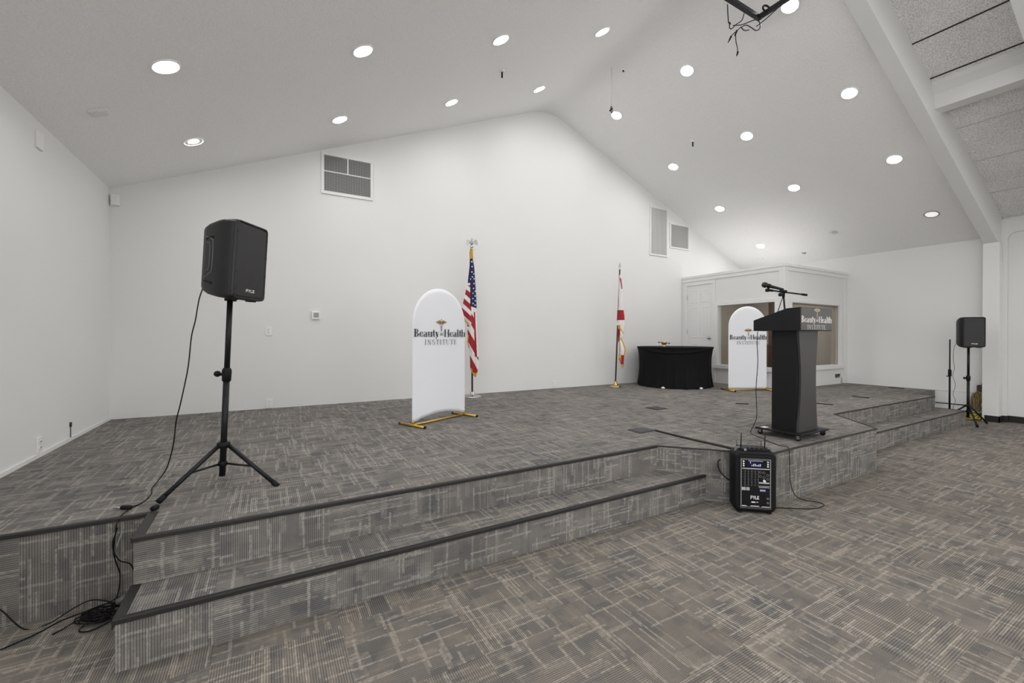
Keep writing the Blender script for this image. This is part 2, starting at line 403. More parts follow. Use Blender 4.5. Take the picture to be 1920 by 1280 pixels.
# nearer part of the right wall: framed opening with rounded corner and a recessed panel
b = MB(); b.box((XR+0.07, YF, 0), (XR+0.19, YBEAM0, 3.4))
tag(b.build('wall_right_panel', M['wall']), 'recessed white wall panel right of the column', 'wall', kind='structure')
oy0, oy1, oz1, rr_ = -2.5, 2.005, 3.015, 0.10
outer = [(YF, 3.24), (YF, 0.0), (oy0, 0.0)]
inner = [(oy0, oz1 - rr_)] + [(oy0 + rr_ - rr_*math.cos(math.radians(a)), oz1 - rr_ + rr_*math.sin(math.radians(a))) for a in range(15, 91, 15)] \
      + [(oy1 - rr_ + rr_*math.sin(math.radians(a)), oz1 - rr_ + rr_*math.cos(math.radians(a))) for a in range(0, 91, 15)] + [(oy1, 0.0)]
b = MB(); b.prism(outer + inner + [(YBEAM0, 0.0), (YBEAM0, 3.24)], XR, XR+0.07, axis='x')
tag(b.build('wall_right_frame', M['steel']), 'white steel eave band and frame round the recessed panel', 'wall', kind='structure')
b = MB(); b.prism([(XL-0.12, 0.0), (XR+0.25, 0.0), (XR+0.25, zdeck(XR)), (XM, zdeck(XM)+0.05), (XL-0.12, zdeck(XL))], YF-0.12, YF, axis='y')
tag(b.build('wall_front', M['wall']), 'white end wall behind the camera', 'wall', kind='structure')
# unseen window shapes with glowing panes, added to fill the room with light
def fill_window(i, c, u, n, hw_, z0_, z1_):
    """frame and panes on a wall: c centre on the wall face, u along the wall, n into the room"""
    c, u, n = Vector((*c, 0)), Vector((*u, 0)), Vector((*n, 0))
    def bx(b, s0, s1, za, zb, d0, d1):
        P = [c + u*s_ + n*d_ for s_ in (s0, s1) for d_ in (d0, d1)]
        b.box((min(p.x for p in P), min(p.y for p in P), za), (max(p.x for p in P), max(p.y for p in P), zb))
    b = MB()
    bx(b, -hw_-0.07, hw_+0.07, z0_-0.07, z0_, 0, 0.05); bx(b, -hw_-0.07, hw_+0.07, z1_, z1_+0.07, 0, 0.05)
    bx(b, -hw_-0.07, -hw_, z0_, z1_, 0, 0.05); bx(b, hw_, hw_+0.07, z0_, z1_, 0, 0.05)
    bx(b, -0.025, 0.025, z0_, z1_, 0.013, 0.04); bx(b, -hw_, -0.025, 1.8, 1.85, 0.013, 0.04); bx(b, 0.025, hw_, 1.8, 1.85, 0.013, 0.04)
    o = tag(b.build('window_%d' % i, M['trim']), 'unseen glowing window added as fill light for the hall', 'window', 'added fill windows out of view', 'structure')
    b = MB(); bx(b, -hw_, hw_, z0_, z1_, 0.002, 0.012); b.build('window_pane', M['fill_pane'], o)
fill_window(3, (4.36, YF), (1, 0), (0, 1), 0.80, 0.75, 2.95)
for i, y in enumerate((-5.4, -3.0, -0.6)): fill_window(i+4, (XL, y), (0, 1), (1, 0), 1.0, 0.75, 2.95)
for i, y in enumerate((-5.5, -3.6)): fill_window(i+7, (XR, y), (0, 1), (-1, 0), 0.80, 0.75, 2.95)
# plaster ceiling over the stage
low = [(XL-0.12, EAVE-0.05)] + prof + [(XR+0.12, EAVE-0.05)]
cp = low + [(x, z + 0.10) for x, z in low[::-1]]
b = MB(); b.prism(cp, YBEAM0+0.05, YB+0.12, axis='y')
tag(b.build('ceiling', M['ceiling']), 'white textured plaster gable ceiling over the stage', 'ceiling', kind='structure')
# boarded deck over the nearer bay
dl = [(XL-0.12, zdeck(XL)-0.05), (XM, zdeck(XM)), (XR+0.25, zdeck(XR)-0.10)]
b = MB(); b.prism(dl + [(x, z + 0.10) for x, z in dl[::-1]], YF-0.1, YBEAM0+0.05, axis='y')
tag(b.build('ceiling_deck', M['deck']), 'speckled wood fibre deck ceiling of the nearer bay', 'ceiling', kind='structure')
# deck board joints
k = 12
for x, dark in ((6.66, 1), (7.22, 1), (8.155, 0), (8.86, 0), (9.616, 0), (5.6, 1), (4.9, 0)):
    b = MB(); w = 0.008 if dark else 0.005
    b.box((x-w, -2.0, zdeck(x)-0.004), (x+w, YBEAM0, zdeck(x)+0.01), R=Matrix.Rotation(math.atan(0.43), 3, 'Y'))
    tag(b.build('trim_%d' % k, M['dark_hole'] if dark else M['grey_vent']), 'straight joint between deck ceiling boards', 'joint', kind='structure', group='deck board joints'); k += 1
# steel portal frame: rafter over column
def rafter(y0, y1, name, label, depth_top=0.40):
    bot = lambda x: 2.788 + 0.4435 * ((XR - x) if x > XM else (x - XL))
    p = [(XL, bot(XL)), (XM-0.3, bot(XM-0.3)), (XM+0.3, bot(XM+0.3)), (10.07, bot(10.07)), (10.07, 2.4), (XR, 2.4), (XR, zdeck(XR)),
         (XM, zdeck(XM)+0.02), (XL, zdeck(XL))]
    b = MB(); b.prism(p, y0, y1, axis='y')
    tag(b.build(name, M['steel'], bevel=0.004), label, 'beam', kind='structure')
rafter(YBEAM0, YBEAM1, 'ceiling_beam', 'white sloping steel rafter between plaster ceiling and deck')
rafter(1.05, 1.21, 'ceiling_beam', 'white sloping steel rafter cut by the top right corner')
b = MB(); b.box((10.045, 2.05, 0.0), (XR, 2.236, 2.86)); b.build('column', M['steel'], bevel=0.004)
b = MB(); b.box((10.045, 1.03, 0.0), (XR, 1.216, 2.86)); tag(b.build('column', M['steel'], bevel=0.004), 'white boxed steel column right of the frame edge', 'column', kind='structure')
tag(bpy.data.objects['column'], 'white boxed steel column under the rafter', 'column', kind='structure')
# purlin along the deck
R = Matrix.Rotation(math.atan(0.43), 3, 'Y')
b = MB(); b.box((7.36, 1.21, 4.24), (7.56, YBEAM0, 4.42), R=None)
b.prism([(7.28, 4.50), (7.36, 4.42), (7.56, 4.40), (7.62, 4.42), (7.62, 4.60), (7.28, 4.60)], 1.21, YBEAM0, axis='y')
tag(b.build('ceiling_purlin', M['steel']), 'white box purlin crossing the deck bay', 'beam', kind='structure')
# base and paint lines on the right wall
def strip(i, a, c, m, label, name='trim'):
    b = MB(); b.box(a, c); tag(b.build('%s_%d' % (name, i) if isinstance(i, int) else '%s_%s' % (name, i), M[m]), label, 'trim', kind='structure')
strip('right', (XR-0.012, 2.205, 0.0), (XR, 2.85, 0.10), 'black_base', 'black vinyl base on the right wall', 'baseboard')
b = MB(); b.box((10.033, 2.038, 0), (10.045, 2.205, 0.10)); b.box((10.033, 2.038, 0), (XR, 2.05, 0.10)); b.box((XR+0.058, -2.5, 0), (XR+0.07, 2.0, 0.10)); b.box((XR-0.012, 1.993, 0), (XR+0.058, 2.003, 0.10)); b.box((XR-0.012, 2.003, 0), (XR, 2.038, 0.10))
tag(b.build('baseboard_column', M['black_base']), 'black vinyl base round the column and panel', 'trim', kind='structure')
strip(30, (XR-0.006, 2.21, S+0.0), (XR, 2.845, S+0.008), 'grey_vent', 'thin grey paint line on the wall at stage height')
strip(31, (XR-0.010, 2.21, RISE-0.010), (XR, 2.845, RISE+0.004), 'nosing', 'thin dark line on the wall at step height')
strip(32, (XL, 2.87, S), (XL+0.010, YB, S+0.030), 'trim', 'low cream painted strip along the left wall')

# ------------------------------------------------------------------ control booth in the right rear corner
BX, BY, BZ = 7.945, 4.18, 2.635
def wall_with_hole_x(x0, x1, y0, y1, z0, z1, hy0, hy1, hz0, hz1, b):   # wall normal to x
    b.box((x0, y0, z0), (x1, hy0, z1)); b.box((x0, hy1, z0), (x1, y1, z1))
    b.box((x0, hy0, hz1), (x1, hy1, z1))
    if hz0 > z0: b.box((x0, hy0, z0), (x1, hy1, hz0))
def wall_with_hole_y(y0, y1, x0, x1, z0, z1, hx0, hx1, hz0, hz1, b):
    b.box((x0, y0, z0), (hx0, y1, z1)); b.box((hx1, y0, z0), (x1, y1, z1))
    b.box((hx0, y0, hz1), (hx1, y1, z1)); b.box((hx0, y0, z0), (hx1, y1, hz0))
WT = 0.11
b = MB(); wall_with_hole_x(BX, BX+WT, BY, 5.52, S, BZ-0.06, 4.345, 5.47, 0.795, 1.985, b)
b.box((BX, 5.52, 2.46), (BX+WT, YB, BZ-0.06)); b.box((BX, 6.21, S), (BX+WT, YB, 2.46))
tag(b.build('wall_booth_side', M['wall']), 'white booth wall with a door and window facing the stage', 'wall', kind='structure')
b = MB(); wall_with_hole_y(BY, BY+WT, BX+WT, XR, S, BZ-0.06, 8.165, 9.90, 0.805, 1.975, b)
tag(b.build('wall_booth_front', M['wall']), 'white booth wall with a window facing the hall', 'wall', kind='structure')
b = MB(); b.box((BX, BY, BZ-0.06), (XR, YB, BZ)); tag(b.build('ceiling_booth', M['trim']), 'flat white roof of the corner booth', 'ceiling', kind='structure')
# taupe lining inside
b = MB(); b.box((BX+WT, YB-0.012, S), (XR, YB, BZ-0.06)); b.box((XR-0.012, BY+WT, S), (XR, YB-0.012, BZ-0.06))
b.box((BX+WT, 5.53, 2.46), (BX+WT+0.012, YB-0.012, BZ-0.06)); b.box((BX+WT, BY+WT, BZ-0.072), (XR-0.012, YB-0.012, BZ-0.06))
tag(b.build('wall_booth_inside', M['taupe']), 'taupe painted inside walls seen through the booth windows', 'wall', kind='structure')
# trims
def trimbox(i, boxes, label):
    b = MB()
    for a, c in boxes: b.box(a, c)
    tag(b.build('trim_%d' % i, M['trim'], bevel=0.003), label, 'trim', kind='structure')
e = 0.018
trimbox(40, [((BX-0.03, BY-0.03, BZ-0.03), (BX+0.03, YB, BZ+0.02)), ((BX-e, BY-e, BZ-0.10), (BX, YB, BZ-0.03))], 'white crown board on the booth side wall')
trimbox(41, [((BX+0.03, BY-0.03, BZ-0.03), (XR, BY+0.03, BZ+0.02)), ((BX, BY-e, BZ-0.10), (XR, BY, BZ-0.03))], 'white crown board on the booth front wall')
b = MB(); b.prism([(BX-e, BY-e), (BX+0.09, BY-e), (BX+0.09, BY), (BX, BY), (BX, BY+0.09), (BX-e, BY+0.09)], S, BZ-0.10)
tag(b.build('trim_42', M['trim'], bevel=0.003), 'white corner boards of the booth', 'trim', kind='structure')
trimbox(43, [((XR-0.13, BY-e, S), (XR, BY, BZ-0.10))], 'white end board of the booth against the right wall')
# windows: casing, sill, pane
def window_x(i, y0, y1, z0, z1, label):
    b = MB()
    b.box((BX-e, y0-0.075, z1), (BX, y1+0.05, z1+0.075)); b.box((BX-e, y1, z0), (BX, y1+0.05, z1)); b.box((BX-e, y0-0.075, z0), (BX, y0, z1))
    o = tag(b.build('window_%d' % i, M['trim'], bevel=0.003), label, 'window', kind='structure')
    b = MB(); b.box((BX-0.05, y0-0.10, z0-0.075), (BX, y1+0.08, z0)); b.build('window_sill', M['trim'], o, bevel=0.004)
    b = MB(); b.box((BX+0.05, y0+0.001, z0+0.001), (BX+0.056, y1-0.001, z1-0.001)); b.build('window_pane', M['glass'], o)
def window_y(i, x0, x1, z0, z1, label):
    b = MB()
    b.box((x0-0.06, BY-e, z1), (x1+0.08, BY, z1+0.075)); b.box((x0-0.06, BY-e, z0), (x0, BY, z1)); b.box((x1, BY-e, z0), (x1+0.08, BY, z1))
    o = tag(b.build('window_%d' % i, M['trim'], bevel=0.003), label, 'window', kind='structure')
    b = MB(); b.box((x0-0.10, BY-0.05, z0-0.075), (x1+0.12, BY, z0)); b.build('window_sill', M['trim'], o, bevel=0.004)
    b = MB(); b.box((x0+0.016, BY+0.05, z0+0.001), (x1-0.016, BY+0.056, z1-0.016)); b.build('window_pane', M['glass'], o)
    b = MB(); b.box((x0+0.0005, BY+0.012, z0), (x0+0.015, BY+WT+0.01, z1-0.015)); b.box((x1-0.015, BY+0.012, z0), (x1-0.0005, BY+WT+0.01, z1-0.015)); b.box((x0+0.0005, BY+0.012, z1-0.015), (x1-0.0005, BY+WT+0.01, z1-0.0005))
    b.build('window_lining', M['taupe'], o)
window_x(1, 4.345, 5.47, 0.795, 1.985, 'booth window left of the lectern, facing the stage')
window_y(2, 8.165, 9.90, 0.805, 1.975, 'booth window behind the lectern, facing the hall')
# door
DY0, DY1, DZ = 5.60, 6.195, 2.452
o = thing('door_1', 'closed white six panel door in the booth wall', 'door', (BX, (DY0+DY1)/2, S)); o['kind'] = 'structure'
b = MB(); hw = (DY1-DY0)/2; H = DZ - S
b.box((0.005, -hw, 0.0), (0.045, hw, H)); b.build('door_slab', M['trim'], o)
def dpanel(y0, y1, z0, z1):
    b = MB()
    b.loft([[(0.005 - d, y0+q, z0+q), (0.005 - d, y1-q, z0+q), (0.005 - d, y1-q, z1-q), (0.005 - d, y0+q, z1-q)] for d, q in ((0.0, 0.0), (0.006, 0.006), (0.006, 0.014), (0.001, 0.024), (0.004, 0.05))], smooth=False)
    b.build('door_panel', M['trim'], o)
for (y0, y1) in ((-hw+0.07, -0.03), (0.03, hw-0.07)):
    dpanel(y0, y1, 1.66, 1.92); dpanel(y0, y1, 0.92, 1.56); dpanel(y0, y1, 0.16, 0.78)
b = MB(); b.lathe([(0.028, 0), (0.028, 0.008), (0.010, 0.012), (0.010, 0.035), (0.024, 0.045), (0.028, 0.058), (0.020, 0.068), (0.0, 0.070)], 16, (0.005, -hw+0.06, 0.913), R=rot_to((-1, 0, 0))); b.build('door_knob', M['chrome'], o)
for z in (0.25, 1.05, 1.78):
    b = MB(); b.box((-0.012, hw-0.004, z-0.05), (0.006, hw+0.014, z+0.05)); b.cyl((-0.014, hw+0.004, z-0.052), (-0.014, hw+0.004, z+0.052), 0.006, n=8); b.build('door_hinge', M['grey_vent'], o)
b = MB(); b.box((-e, hw, 0), (0.0, hw+0.09, H+0.07)); b.box((-e, -hw-0.08, 0), (0.0, -hw, H+0.07)); b.box((-e, -hw, H), (0.0, hw, H+0.07))
b.box((0.0, hw, 0), (0.045, hw+0.012, H)); b.box((0.0, -hw-0.08, 0), (0.045, -hw, H)); b.build('door_casing', M['trim'], o, bevel=0.003)
# things seen through the booth glass, plus an unseen lamp added to brighten it
o = thing('added_booth_lamp', 'unseen round lamp added to brighten the corner booth inside', 'ceiling light', (9.25, 5.1, BZ-0.075))
b = MB(); b.lathe([(0.17, 0.0), (0.17, -0.02), (0.16, -0.03)], 24, cap=False); b.build('lamp_rim', M['ring'], o)
b = MB(); b.lathe([(0.16, -0.03), (0.12, -0.05), (0.0, -0.06)], 24, cap=False); b.build('lamp_bowl', M['booth_fill'], o)
b = MB(); b.box((8.30, 4.60, S), (8.42, 4.66, BZ-0.075))
tag(b.build('wooden_post', M['brown']), 'red brown wooden post just inside the booth, seen through its side window', 'post')
o = thing('booth_cabinet', 'dark brown cabinet inside the booth, seen between banner and lectern', 'cabinet', (8.62, 4.80, S))
b = MB(); b.box((-0.16, -0.10, 0.02), (0.16, 0.12, 0.77)); b.build('cabinet_body', M['desk'], o, bevel=0.004)
b = MB(); b.box((-0.17, -0.11, 0.77), (0.17, 0.13, 0.79)); b.build('cabinet_top', M['desk'], o, bevel=0.004)
b = MB(); b.box((-0.15, -0.09, 0.0), (0.15, 0.11, 0.02)); b.build('plinth', M['blacksoft'], o)

# ------------------------------------------------------------------ ceiling lights
def slope_rot(x): return Matrix.Rotation(-math.atan(SLOPE) if x < XM else math.atan(SLOPE), 3, 'Y')
def make_light(x, y, label, lamp='lamp', r=0.078, ring='ring', zf=zc, deep=False, group='recessed ceiling downlights'):
    sl = SLOPE if zf is zc else 0.43
    o = thing('recessed_downlight', label, 'ceiling light', (x, y, zf(x)), rot=Matrix.Rotation(-math.atan(sl) if x < XM else math.atan(sl), 3, 'Y'), group=group)
    b = MB(); R0 = 0.098
    prof = [(R0, 0.0), (R0, -0.006), (R0-0.006, -0.011), (0.084, -0.010), (0.079, -0.002), (0.079, 0.004)]
    b.lathe(prof, 32, cap=False); b.build('trim_ring', M[ring], o)
    b = MB()
    n = 32; rr = r
    zz = -0.003
    b.add([(rr*math.cos(2*PI*i/n), rr*math.sin(2*PI*i/n), zz) for i in range(n)], [tuple(range(n))[::-1]]); b.build('lamp_disc', M[lamp], o)
    if deep:
        b = MB(); b.lathe([(0.079, -0.0045), (rr, -0.0035)], 32, cap=False); b.build('reflector_cone', M['ring'], o)
    return o
LX = [-0.645, 0.752, 2.16, 3.57, 5.135, 6.547, 7.922, 9.35]
colname = ['nearest the left wall', 'second from the left wall', 'third from the left wall', 'just left of the ridge',
           'just right of the ridge', 'second right of the ridge', 'third right of the ridge', 'nearest the right wall']
rows = [(4.02, 'middle row'), (5.42, 'back row'), (2.655, 'front row')]
for y, rn in rows:
    for i, x in enumerate(LX):
        sd = 'left' if x < XM else 'right'
        lab = 'recessed downlight on the %s ceiling slope, %s, %s' % (sd, rn, colname[i])
        kw = {}
        if (i, y) == (0, 5.42): kw = dict(r=0.050, deep=True); lab = 'recessed downlight with pale reflector ring, above the left loudspeaker near the gable wall'
        elif (i, y) == (7, 4.02): kw = dict(lamp='lamp_off', r=0.056, deep=True); lab = 'unlit recessed downlight above the corner booth, near the right wall'
        elif (i, y) == (7, 2.655): kw = dict(lamp='lamp_dim', ring='ring_grey'); lab = 'dim recessed downlight with a grey rim near the rafter foot'
        make_light(x, y, lab, **kw)
# unseen downlights added in the deck bays to help light the room
for y in (-0.6, -2.2, -3.8, -5.4):
    for x in LX:
        make_light(x, y, 'unseen downlight added to the deck ceiling behind the camera', zf=zdeck, group='added downlights behind the camera')

# ------------------------------------------------------------------ fittings on the ceiling
def on_slope(x): return slope_rot(x)
o = thing('ceiling_register', 'small white air register on the left ceiling slope near the left wall', 'vent', (-1.155, 4.59, zc(-1.155)), rot=slope_rot(-1))
b = MB(); b.box((-0.062, -0.05, -0.012), (0.062, 0.05, 0.0)); b.build('register_frame', M['trim'], o, bevel=0.003)
for i in range(5):
    b = MB(); b.box((-0.05, -0.038+i*0.017, -0.018), (0.05, -0.030+i*0.017, -0.011)); b.build('register_blade', M['trim'], o)
def hook(x, y, label, ln=0.085, dark=True):
    o = thing('ceiling_bolt', label, 'bolt', (x, y, zc(x)))
    b = MB(); b.cyl((0, 0, 0.01), (0, 0, -ln), 0.011, n=10); b.build('bolt_shank', M['blacksoft' if dark else 'grey_vent'], o)
    b = MB(); b.lathe([(0.035, 0.0), (0.030, -0.012), (0.012, -0.016)], 14, cap=False, R=slope_rot(x)); b.build('ceiling_flange', M['ring'], o)
hook(2.55, 4.71, 'short black bolt hanging from the left ceiling slope')
hook(6.226, 4.759, 'short black bolt hanging from the right ceiling slope')
hook(4.60, 4.717, 'tiny capped bolt at the ceiling ridge', 0.03)
o = thing('ceiling_disc', 'flat white detector disc on the ceiling over the booth', 'detector', (9.80, 5.68, zc(9.80)), rot=slope_rot(9))
b = MB(); b.lathe([(0.06, 0.0), (0.06, -0.02), (0.045, -0.03), (0.0, -0.03)], 20); b.build('disc_body', M['ring'], o)
b = MB(); b.lathe([(0.034, 0), (0.042, -0.001), (0.0, -0.0015)], 9, (0, 0, 0), fn=lambda r, z, a: r*(1+0.25*math.sin(3*a+1)))
o = b.build('ceiling_stain', M['stain']); o.location = (9.86, 4.80, zc(9.86)-0.001); o.rotation_euler = slope_rot(9).to_euler()
tag(o, 'small brown water stain on the ceiling near the booth', 'stain')
# hanging wire with a ring
o = thing('hanging_cable', 'thin grey wire with a coiled black plug, hanging below the ridge', 'cable', (4.432, 4.783, zc(4.432)-0.06))
b = MB(); b.tube([(0, 0, 0.06), (0.002, 0, -0.2), (0, 0, -0.57)], 0.0035, 6); b.build('wire', M['grey_vent'], o)
b = MB(); b.tube(curve_pts([(0.03*math.sin(a*PI/4)*1.1, 0.018*math.sin(a*PI/4), -0.615+0.046*math.cos(a*PI/4)) for a in range(9)], 4), 0.006, 6); b.build('coil', M['blackmetal'], o)
b = MB(); b.cyl((-0.032, 0, -0.64), (0.004, 0, -0.60), 0.012, n=8); b.build('plug', M['blacksoft'], o)
# projector frame
o = thing('projector_mount', 'black projector bracket frame hanging at the top edge under the ridge', 'bracket', (4.45, 2.55, 4.90))
for nm, a, c in (('rail', (-0.36, 0.22, -0.02), (0.335, 0.265, 0.025)), ('rail', (0.285, -0.35, -0.02), (0.33, 0.22, 0.025)), ('rail', (-0.36, -0.35, -0.02), (-0.315, 0.22, 0.025)), ('rail', (-0.315, -0.35, -0.02), (0.285, -0.305, 0.025))):
    b = MB(); b.box(a, c); b.build(nm, M['blackmetal'], o, bevel=0.004)
b = MB(); b.box((-0.34, 0.262, 0.0), (0.33, 0.270, 0.010)); b.build('rail_lip', M['greymetal'], o)
for x, y in ((-0.3, 0.24), (0.30, -0.30), (-0.3, -0.3)):
    b = MB(); b.cyl((x, y, 0.02), (x, y, zc(4.45+x)-4.90), 0.012, n=10); b.build('hanger_rod', M['blackmetal'], o)
b = MB(); b.tube(curve_pts([(0.315+0.04*math.cos(t), 0.16+0.03*math.sin(t), 0.05+0.06*math.sin(t+0.6)) for t in [i*PI/5 for i in range(11)]], 4), 0.010, 8); b.build('cable_loop', M['blacksoft'], o)
cabs = [([(4.701, 2.918, 5.029), (4.687, 2.941, 4.942), (4.657, 2.992, 4.915), (4.635, 3.029, 4.882), (4.624, 3.048, 4.902), (4.624, 3.048, 4.951)], 'grey loop hanging furthest left'),
        ([(4.641, 3.02, 4.915), (4.69, 2.936, 4.892), (4.757, 2.823, 4.898), (4.778, 2.787, 4.841), (4.775, 2.791, 4.784), (4.757, 2.823, 4.779), (4.736, 2.859, 4.824), (4.709, 2.904, 4.872), (4.682, 2.95, 4.867)], 'double loop under the bracket corner'),
        ([(4.682, 2.95, 4.867), (4.701, 2.918, 4.818), (4.725, 2.877, 4.807)], 'small lower loop'),
        ([(4.682, 2.95, 4.867), (4.655, 2.996, 4.832), (4.633, 3.034, 4.798), (4.616, 3.062, 4.736)], 'short end with a plug'),
        ([(4.655, 2.996, 4.832), (4.658, 2.991, 4.72), (4.666, 2.977, 4.63), (4.661, 2.986, 4.554)], 'longest dangling end with plug'),
        ([(4.759, 2.818, 4.819), (4.816, 2.721, 4.884), (4.882, 2.609, 4.976)], 'lead running up beside the lamp'),
        ([(4.613, 3.068, 5.18), (4.616, 3.063, 5.043), (4.619, 3.058, 4.961)], 'thin lead at the left')]
org = Vector((4.75, 2.85, 4.9))
o = thing('projector_cables', 'tangle of grey and black leads dangling below the projector bracket', 'cable', org)
for pts, lab in cabs:
    b = MB(); b.tube(curve_pts([Vector(p) - org for p in pts], 8), 0.0055, 6); b.build('lead', M['blackmetal'], o)
for p, q in (((4.633, 3.034, 4.798), (4.622, 3.052, 4.755)), ((4.669, 2.975, 4.60), (4.664, 2.982, 4.565)), ((4.664, 2.984, 4.845), (4.650, 3.0, 4.79)), ((4.626, 3.045, 4.94), (4.622, 3.05, 4.965))):
    b = MB(); b.cyl(Vector(p)-org, Vector(q)-org, 0.012, 0.008, 8); b.build('plug', M['blacksoft'], o)

# ------------------------------------------------------------------ fittings on the walls
o = thing('return_air_grille', 'large return air grille with black mesh high on the gable wall', 'vent', (0.984, YB, 3.57))
W, Hh = 0.68, 0.565
b = MB()
for a, c in (((-W/2, -0.02, -Hh/2), (W/2, 0, -Hh/2+0.04)), ((-W/2, -0.02, Hh/2-0.04), (W/2, 0, Hh/2)), ((-W/2, -0.02, -Hh/2+0.04), (-W/2+0.035, 0, Hh/2-0.04)), ((W/2-0.035, -0.02, -Hh/2+0.04), (W/2, 0, Hh/2-0.04)), ((-W/2+0.035, -0.018, 0.02), (W/2-0.035, -0.002, 0.034)), ((-0.008, -0.016, 0.034), (0.008, -0.002, Hh/2-0.04))):
    b.box(a, c)
b.build('grille_frame', M['trim'], o, bevel=0.002)
b = MB(); b.box((-W/2+0.03, -0.004, -Hh/2+0.035), (W/2-0.03, -0.001, Hh/2-0.035)); b.build('duct_opening', M['dark_hole'], o)
b = MB(); n = 34
for i in range(n):
    x = -W/2+0.045 + (W-0.09)*i/(n-1); b.box((x-0.0035, -0.014, -Hh/2+0.035), (x+0.0035, -0.006, Hh/2-0.035))
b.build('vertical_bars', M['mid_grey'], o)
b = MB(); n = 22
for i in range(n):
    z = 0.045 + (Hh/2-0.09)*i/(n-1) if i < n//2 else -0.0
    zz = -Hh/2+0.05 + (Hh-0.1)*i/(n-1); b.box((-W/2+0.03, -0.010, zz-0.002), (W/2-0.03, -0.006, zz+0.002))
b.build('horizontal_bars', M['mid_grey'], o)
def louvre(name, label, x0, x1, z0, z1, n, blade, gap):
    o = thing(name, label, 'vent', ((x0+x1)/2, YB, (z0+z1)/2)); w, h = x1-x0, z1-z0
    b = MB()
    for a, c in (((-w/2, -0.02, -h/2), (w/2, 0, -h/2+0.03)), ((-w/2, -0.02, h/2-0.03), (w/2, 0, h/2)), ((-w/2, -0.02, -h/2+0.03), (-w/2+0.03, 0, h/2-0.03)), ((w/2-0.03, -0.02, -h/2+0.03), (w/2, 0, h/2-0.03))): b.box(a, c)
    b.build('vent_frame', M['trim'], o, bevel=0.002)
    b = MB(); b.box((-w/2+0.025, -0.004, -h/2+0.025), (w/2-0.025, -0.001, h/2-0.025)); b.build('duct_opening', M[gap], o)
    b = MB()
    for i in range(n):
        x = -w/2+0.04 + (w-0.08)*i/(n-1); b.box((x-0.006, -0.016, -h/2+0.025), (x+0.006, -0.005, h/2-0.025), R=Matrix.Rotation(0.5, 3, 'Z'))
    b.build('vent_blades', M[blade], o)
louvre('supply_vent', 'tall pale grey louvred vent high on the gable wall', 6.925, 7.455, 3.06, 4.08, 26, 'grey_vent', 'grey_vent')
louvre('supply_vent', 'square darker grey louvred vent beside the tall one', 7.53, 8.15, 3.27, 3.81, 22, 'grey_vent', 'dark_hole')
def plate(name, label, cat, loc, w, h, axis, extra=None, d=0.012):
    rot = {'y': 0, 'x': -PI/2, 'by': 0}[axis]
    o = thing(name, label, cat, loc, {'y': 0, 'x': PI/2}[axis] if axis in 'yx' else 0)
    b = MB(); b.box((-w/2, -d, -h/2), (w/2, 0, h/2)); b.build('cover_plate', M['white_plastic'], o, bevel=0.003)
    if extra: extra(o, d)
    return o
def sw(o, d):
    for z in (0.02, -0.02):
        b = MB(); b.box((-0.006, -d-0.010, z-0.009), (0.006, -d+0.001, z+0.009)); b.build('toggle', M['grey_vent'], o)
def sock(o, d):
    for z in (0.022, -0.022):
        b = MB(); b.prism(rrect(0.034, 0.030, 0.010), -d-0.003, -d+0.001, axis='y'); bb = b.build('socket_face', M['white_plastic'], o); bb.location = (0, 0, z)
        b = MB(); b.box((-0.009, -d-0.0045, z-0.004), (-0.006, -d-0.002, z+0.006)); b.box((0.006, -d-0.0045, z-0.004), (0.009, -d-0.002, z+0.006)); b.build('socket_slots', M['dark_hole'], o)
plate('light_switch', 'white double switch plate on the gable wall left of the thermostat', 'switch', (0.025, YB, 1.415), 0.075, 0.115, 'y', sw)
def thermo(o, d):
    b = MB(); b.box((-0.028, -d-0.004, -0.028), (0.034, -d+0.001, 0.034)); b.build('display', M['grey_lcd'], o)
plate('thermostat', 'small square white thermostat with grey display on the gable wall', 'thermostat', (0.577, YB, 1.632), 0.105, 0.105, 'y', thermo, 0.028)
plate('wall_outlet', 'white outlet at floor level behind the left speaker stand', 'outlet', (0.028, YB, 0.487), 0.075, 0.115, 'y', sock)
plate('wall_outlet', 'white outlet at floor level right of the striped flag', 'outlet', (4.50, YB, 0.50), 0.075, 0.115, 'y', sock)
plate('motion_sensor', 'small white sensor box in the left corner below the ceiling', 'sensor', (-1.45, YB, 2.85), 0.07, 0.115, 'y', None, 0.05)
plate('wall_outlet', 'white outlet low on the left wall near the floor strip', 'outlet', (XL, 4.61, 0.52), 0.075, 0.115, 'x', sock)
plate('access_cover', 'blank white cover plate high on the left wall', 'cover plate', (XL, 4.62, 2.83), 0.10, 0.13, 'x', None, 0.016)
b = MB(); b.box((XL, 5.205, 0.545), (XL+0.012, 5.222, 0.585)); b.tube([(XL+0.006, 5.213, 0.55), (XL+0.006, 5.212, 0.50), (XL+0.008, 5.205, 0.452)], 0.003, 6)
tag(b.build('wire_stub', M['dark_hole']), 'short dark wire stub on the left wall above the floor strip', 'wire')
o = plate('wall_socket_box', 'white socket box with a black plug on the booth front below its window', 'outlet', (9.79, BY, 0.575), 0.24, 0.15, 'y')
b = MB(); b.box((-0.06, -0.045, -0.02), (0.07, -0.012, 0.05)); b.build('plug_block', M['greymetal'], o, bevel=0.008)
b = MB(); b.box((-0.05, -0.05, 0.02), (0.06, -0.044, 0.05)); b.build('plug_top', M['blacksoft'], o)
o = plate('wall_outlet', 'small white outlet at floor level in the corner of booth and right wall', 'outlet', (10.05, BY-0.02, 0.50), 0.10, 0.12, 'y', sock, 0.02)
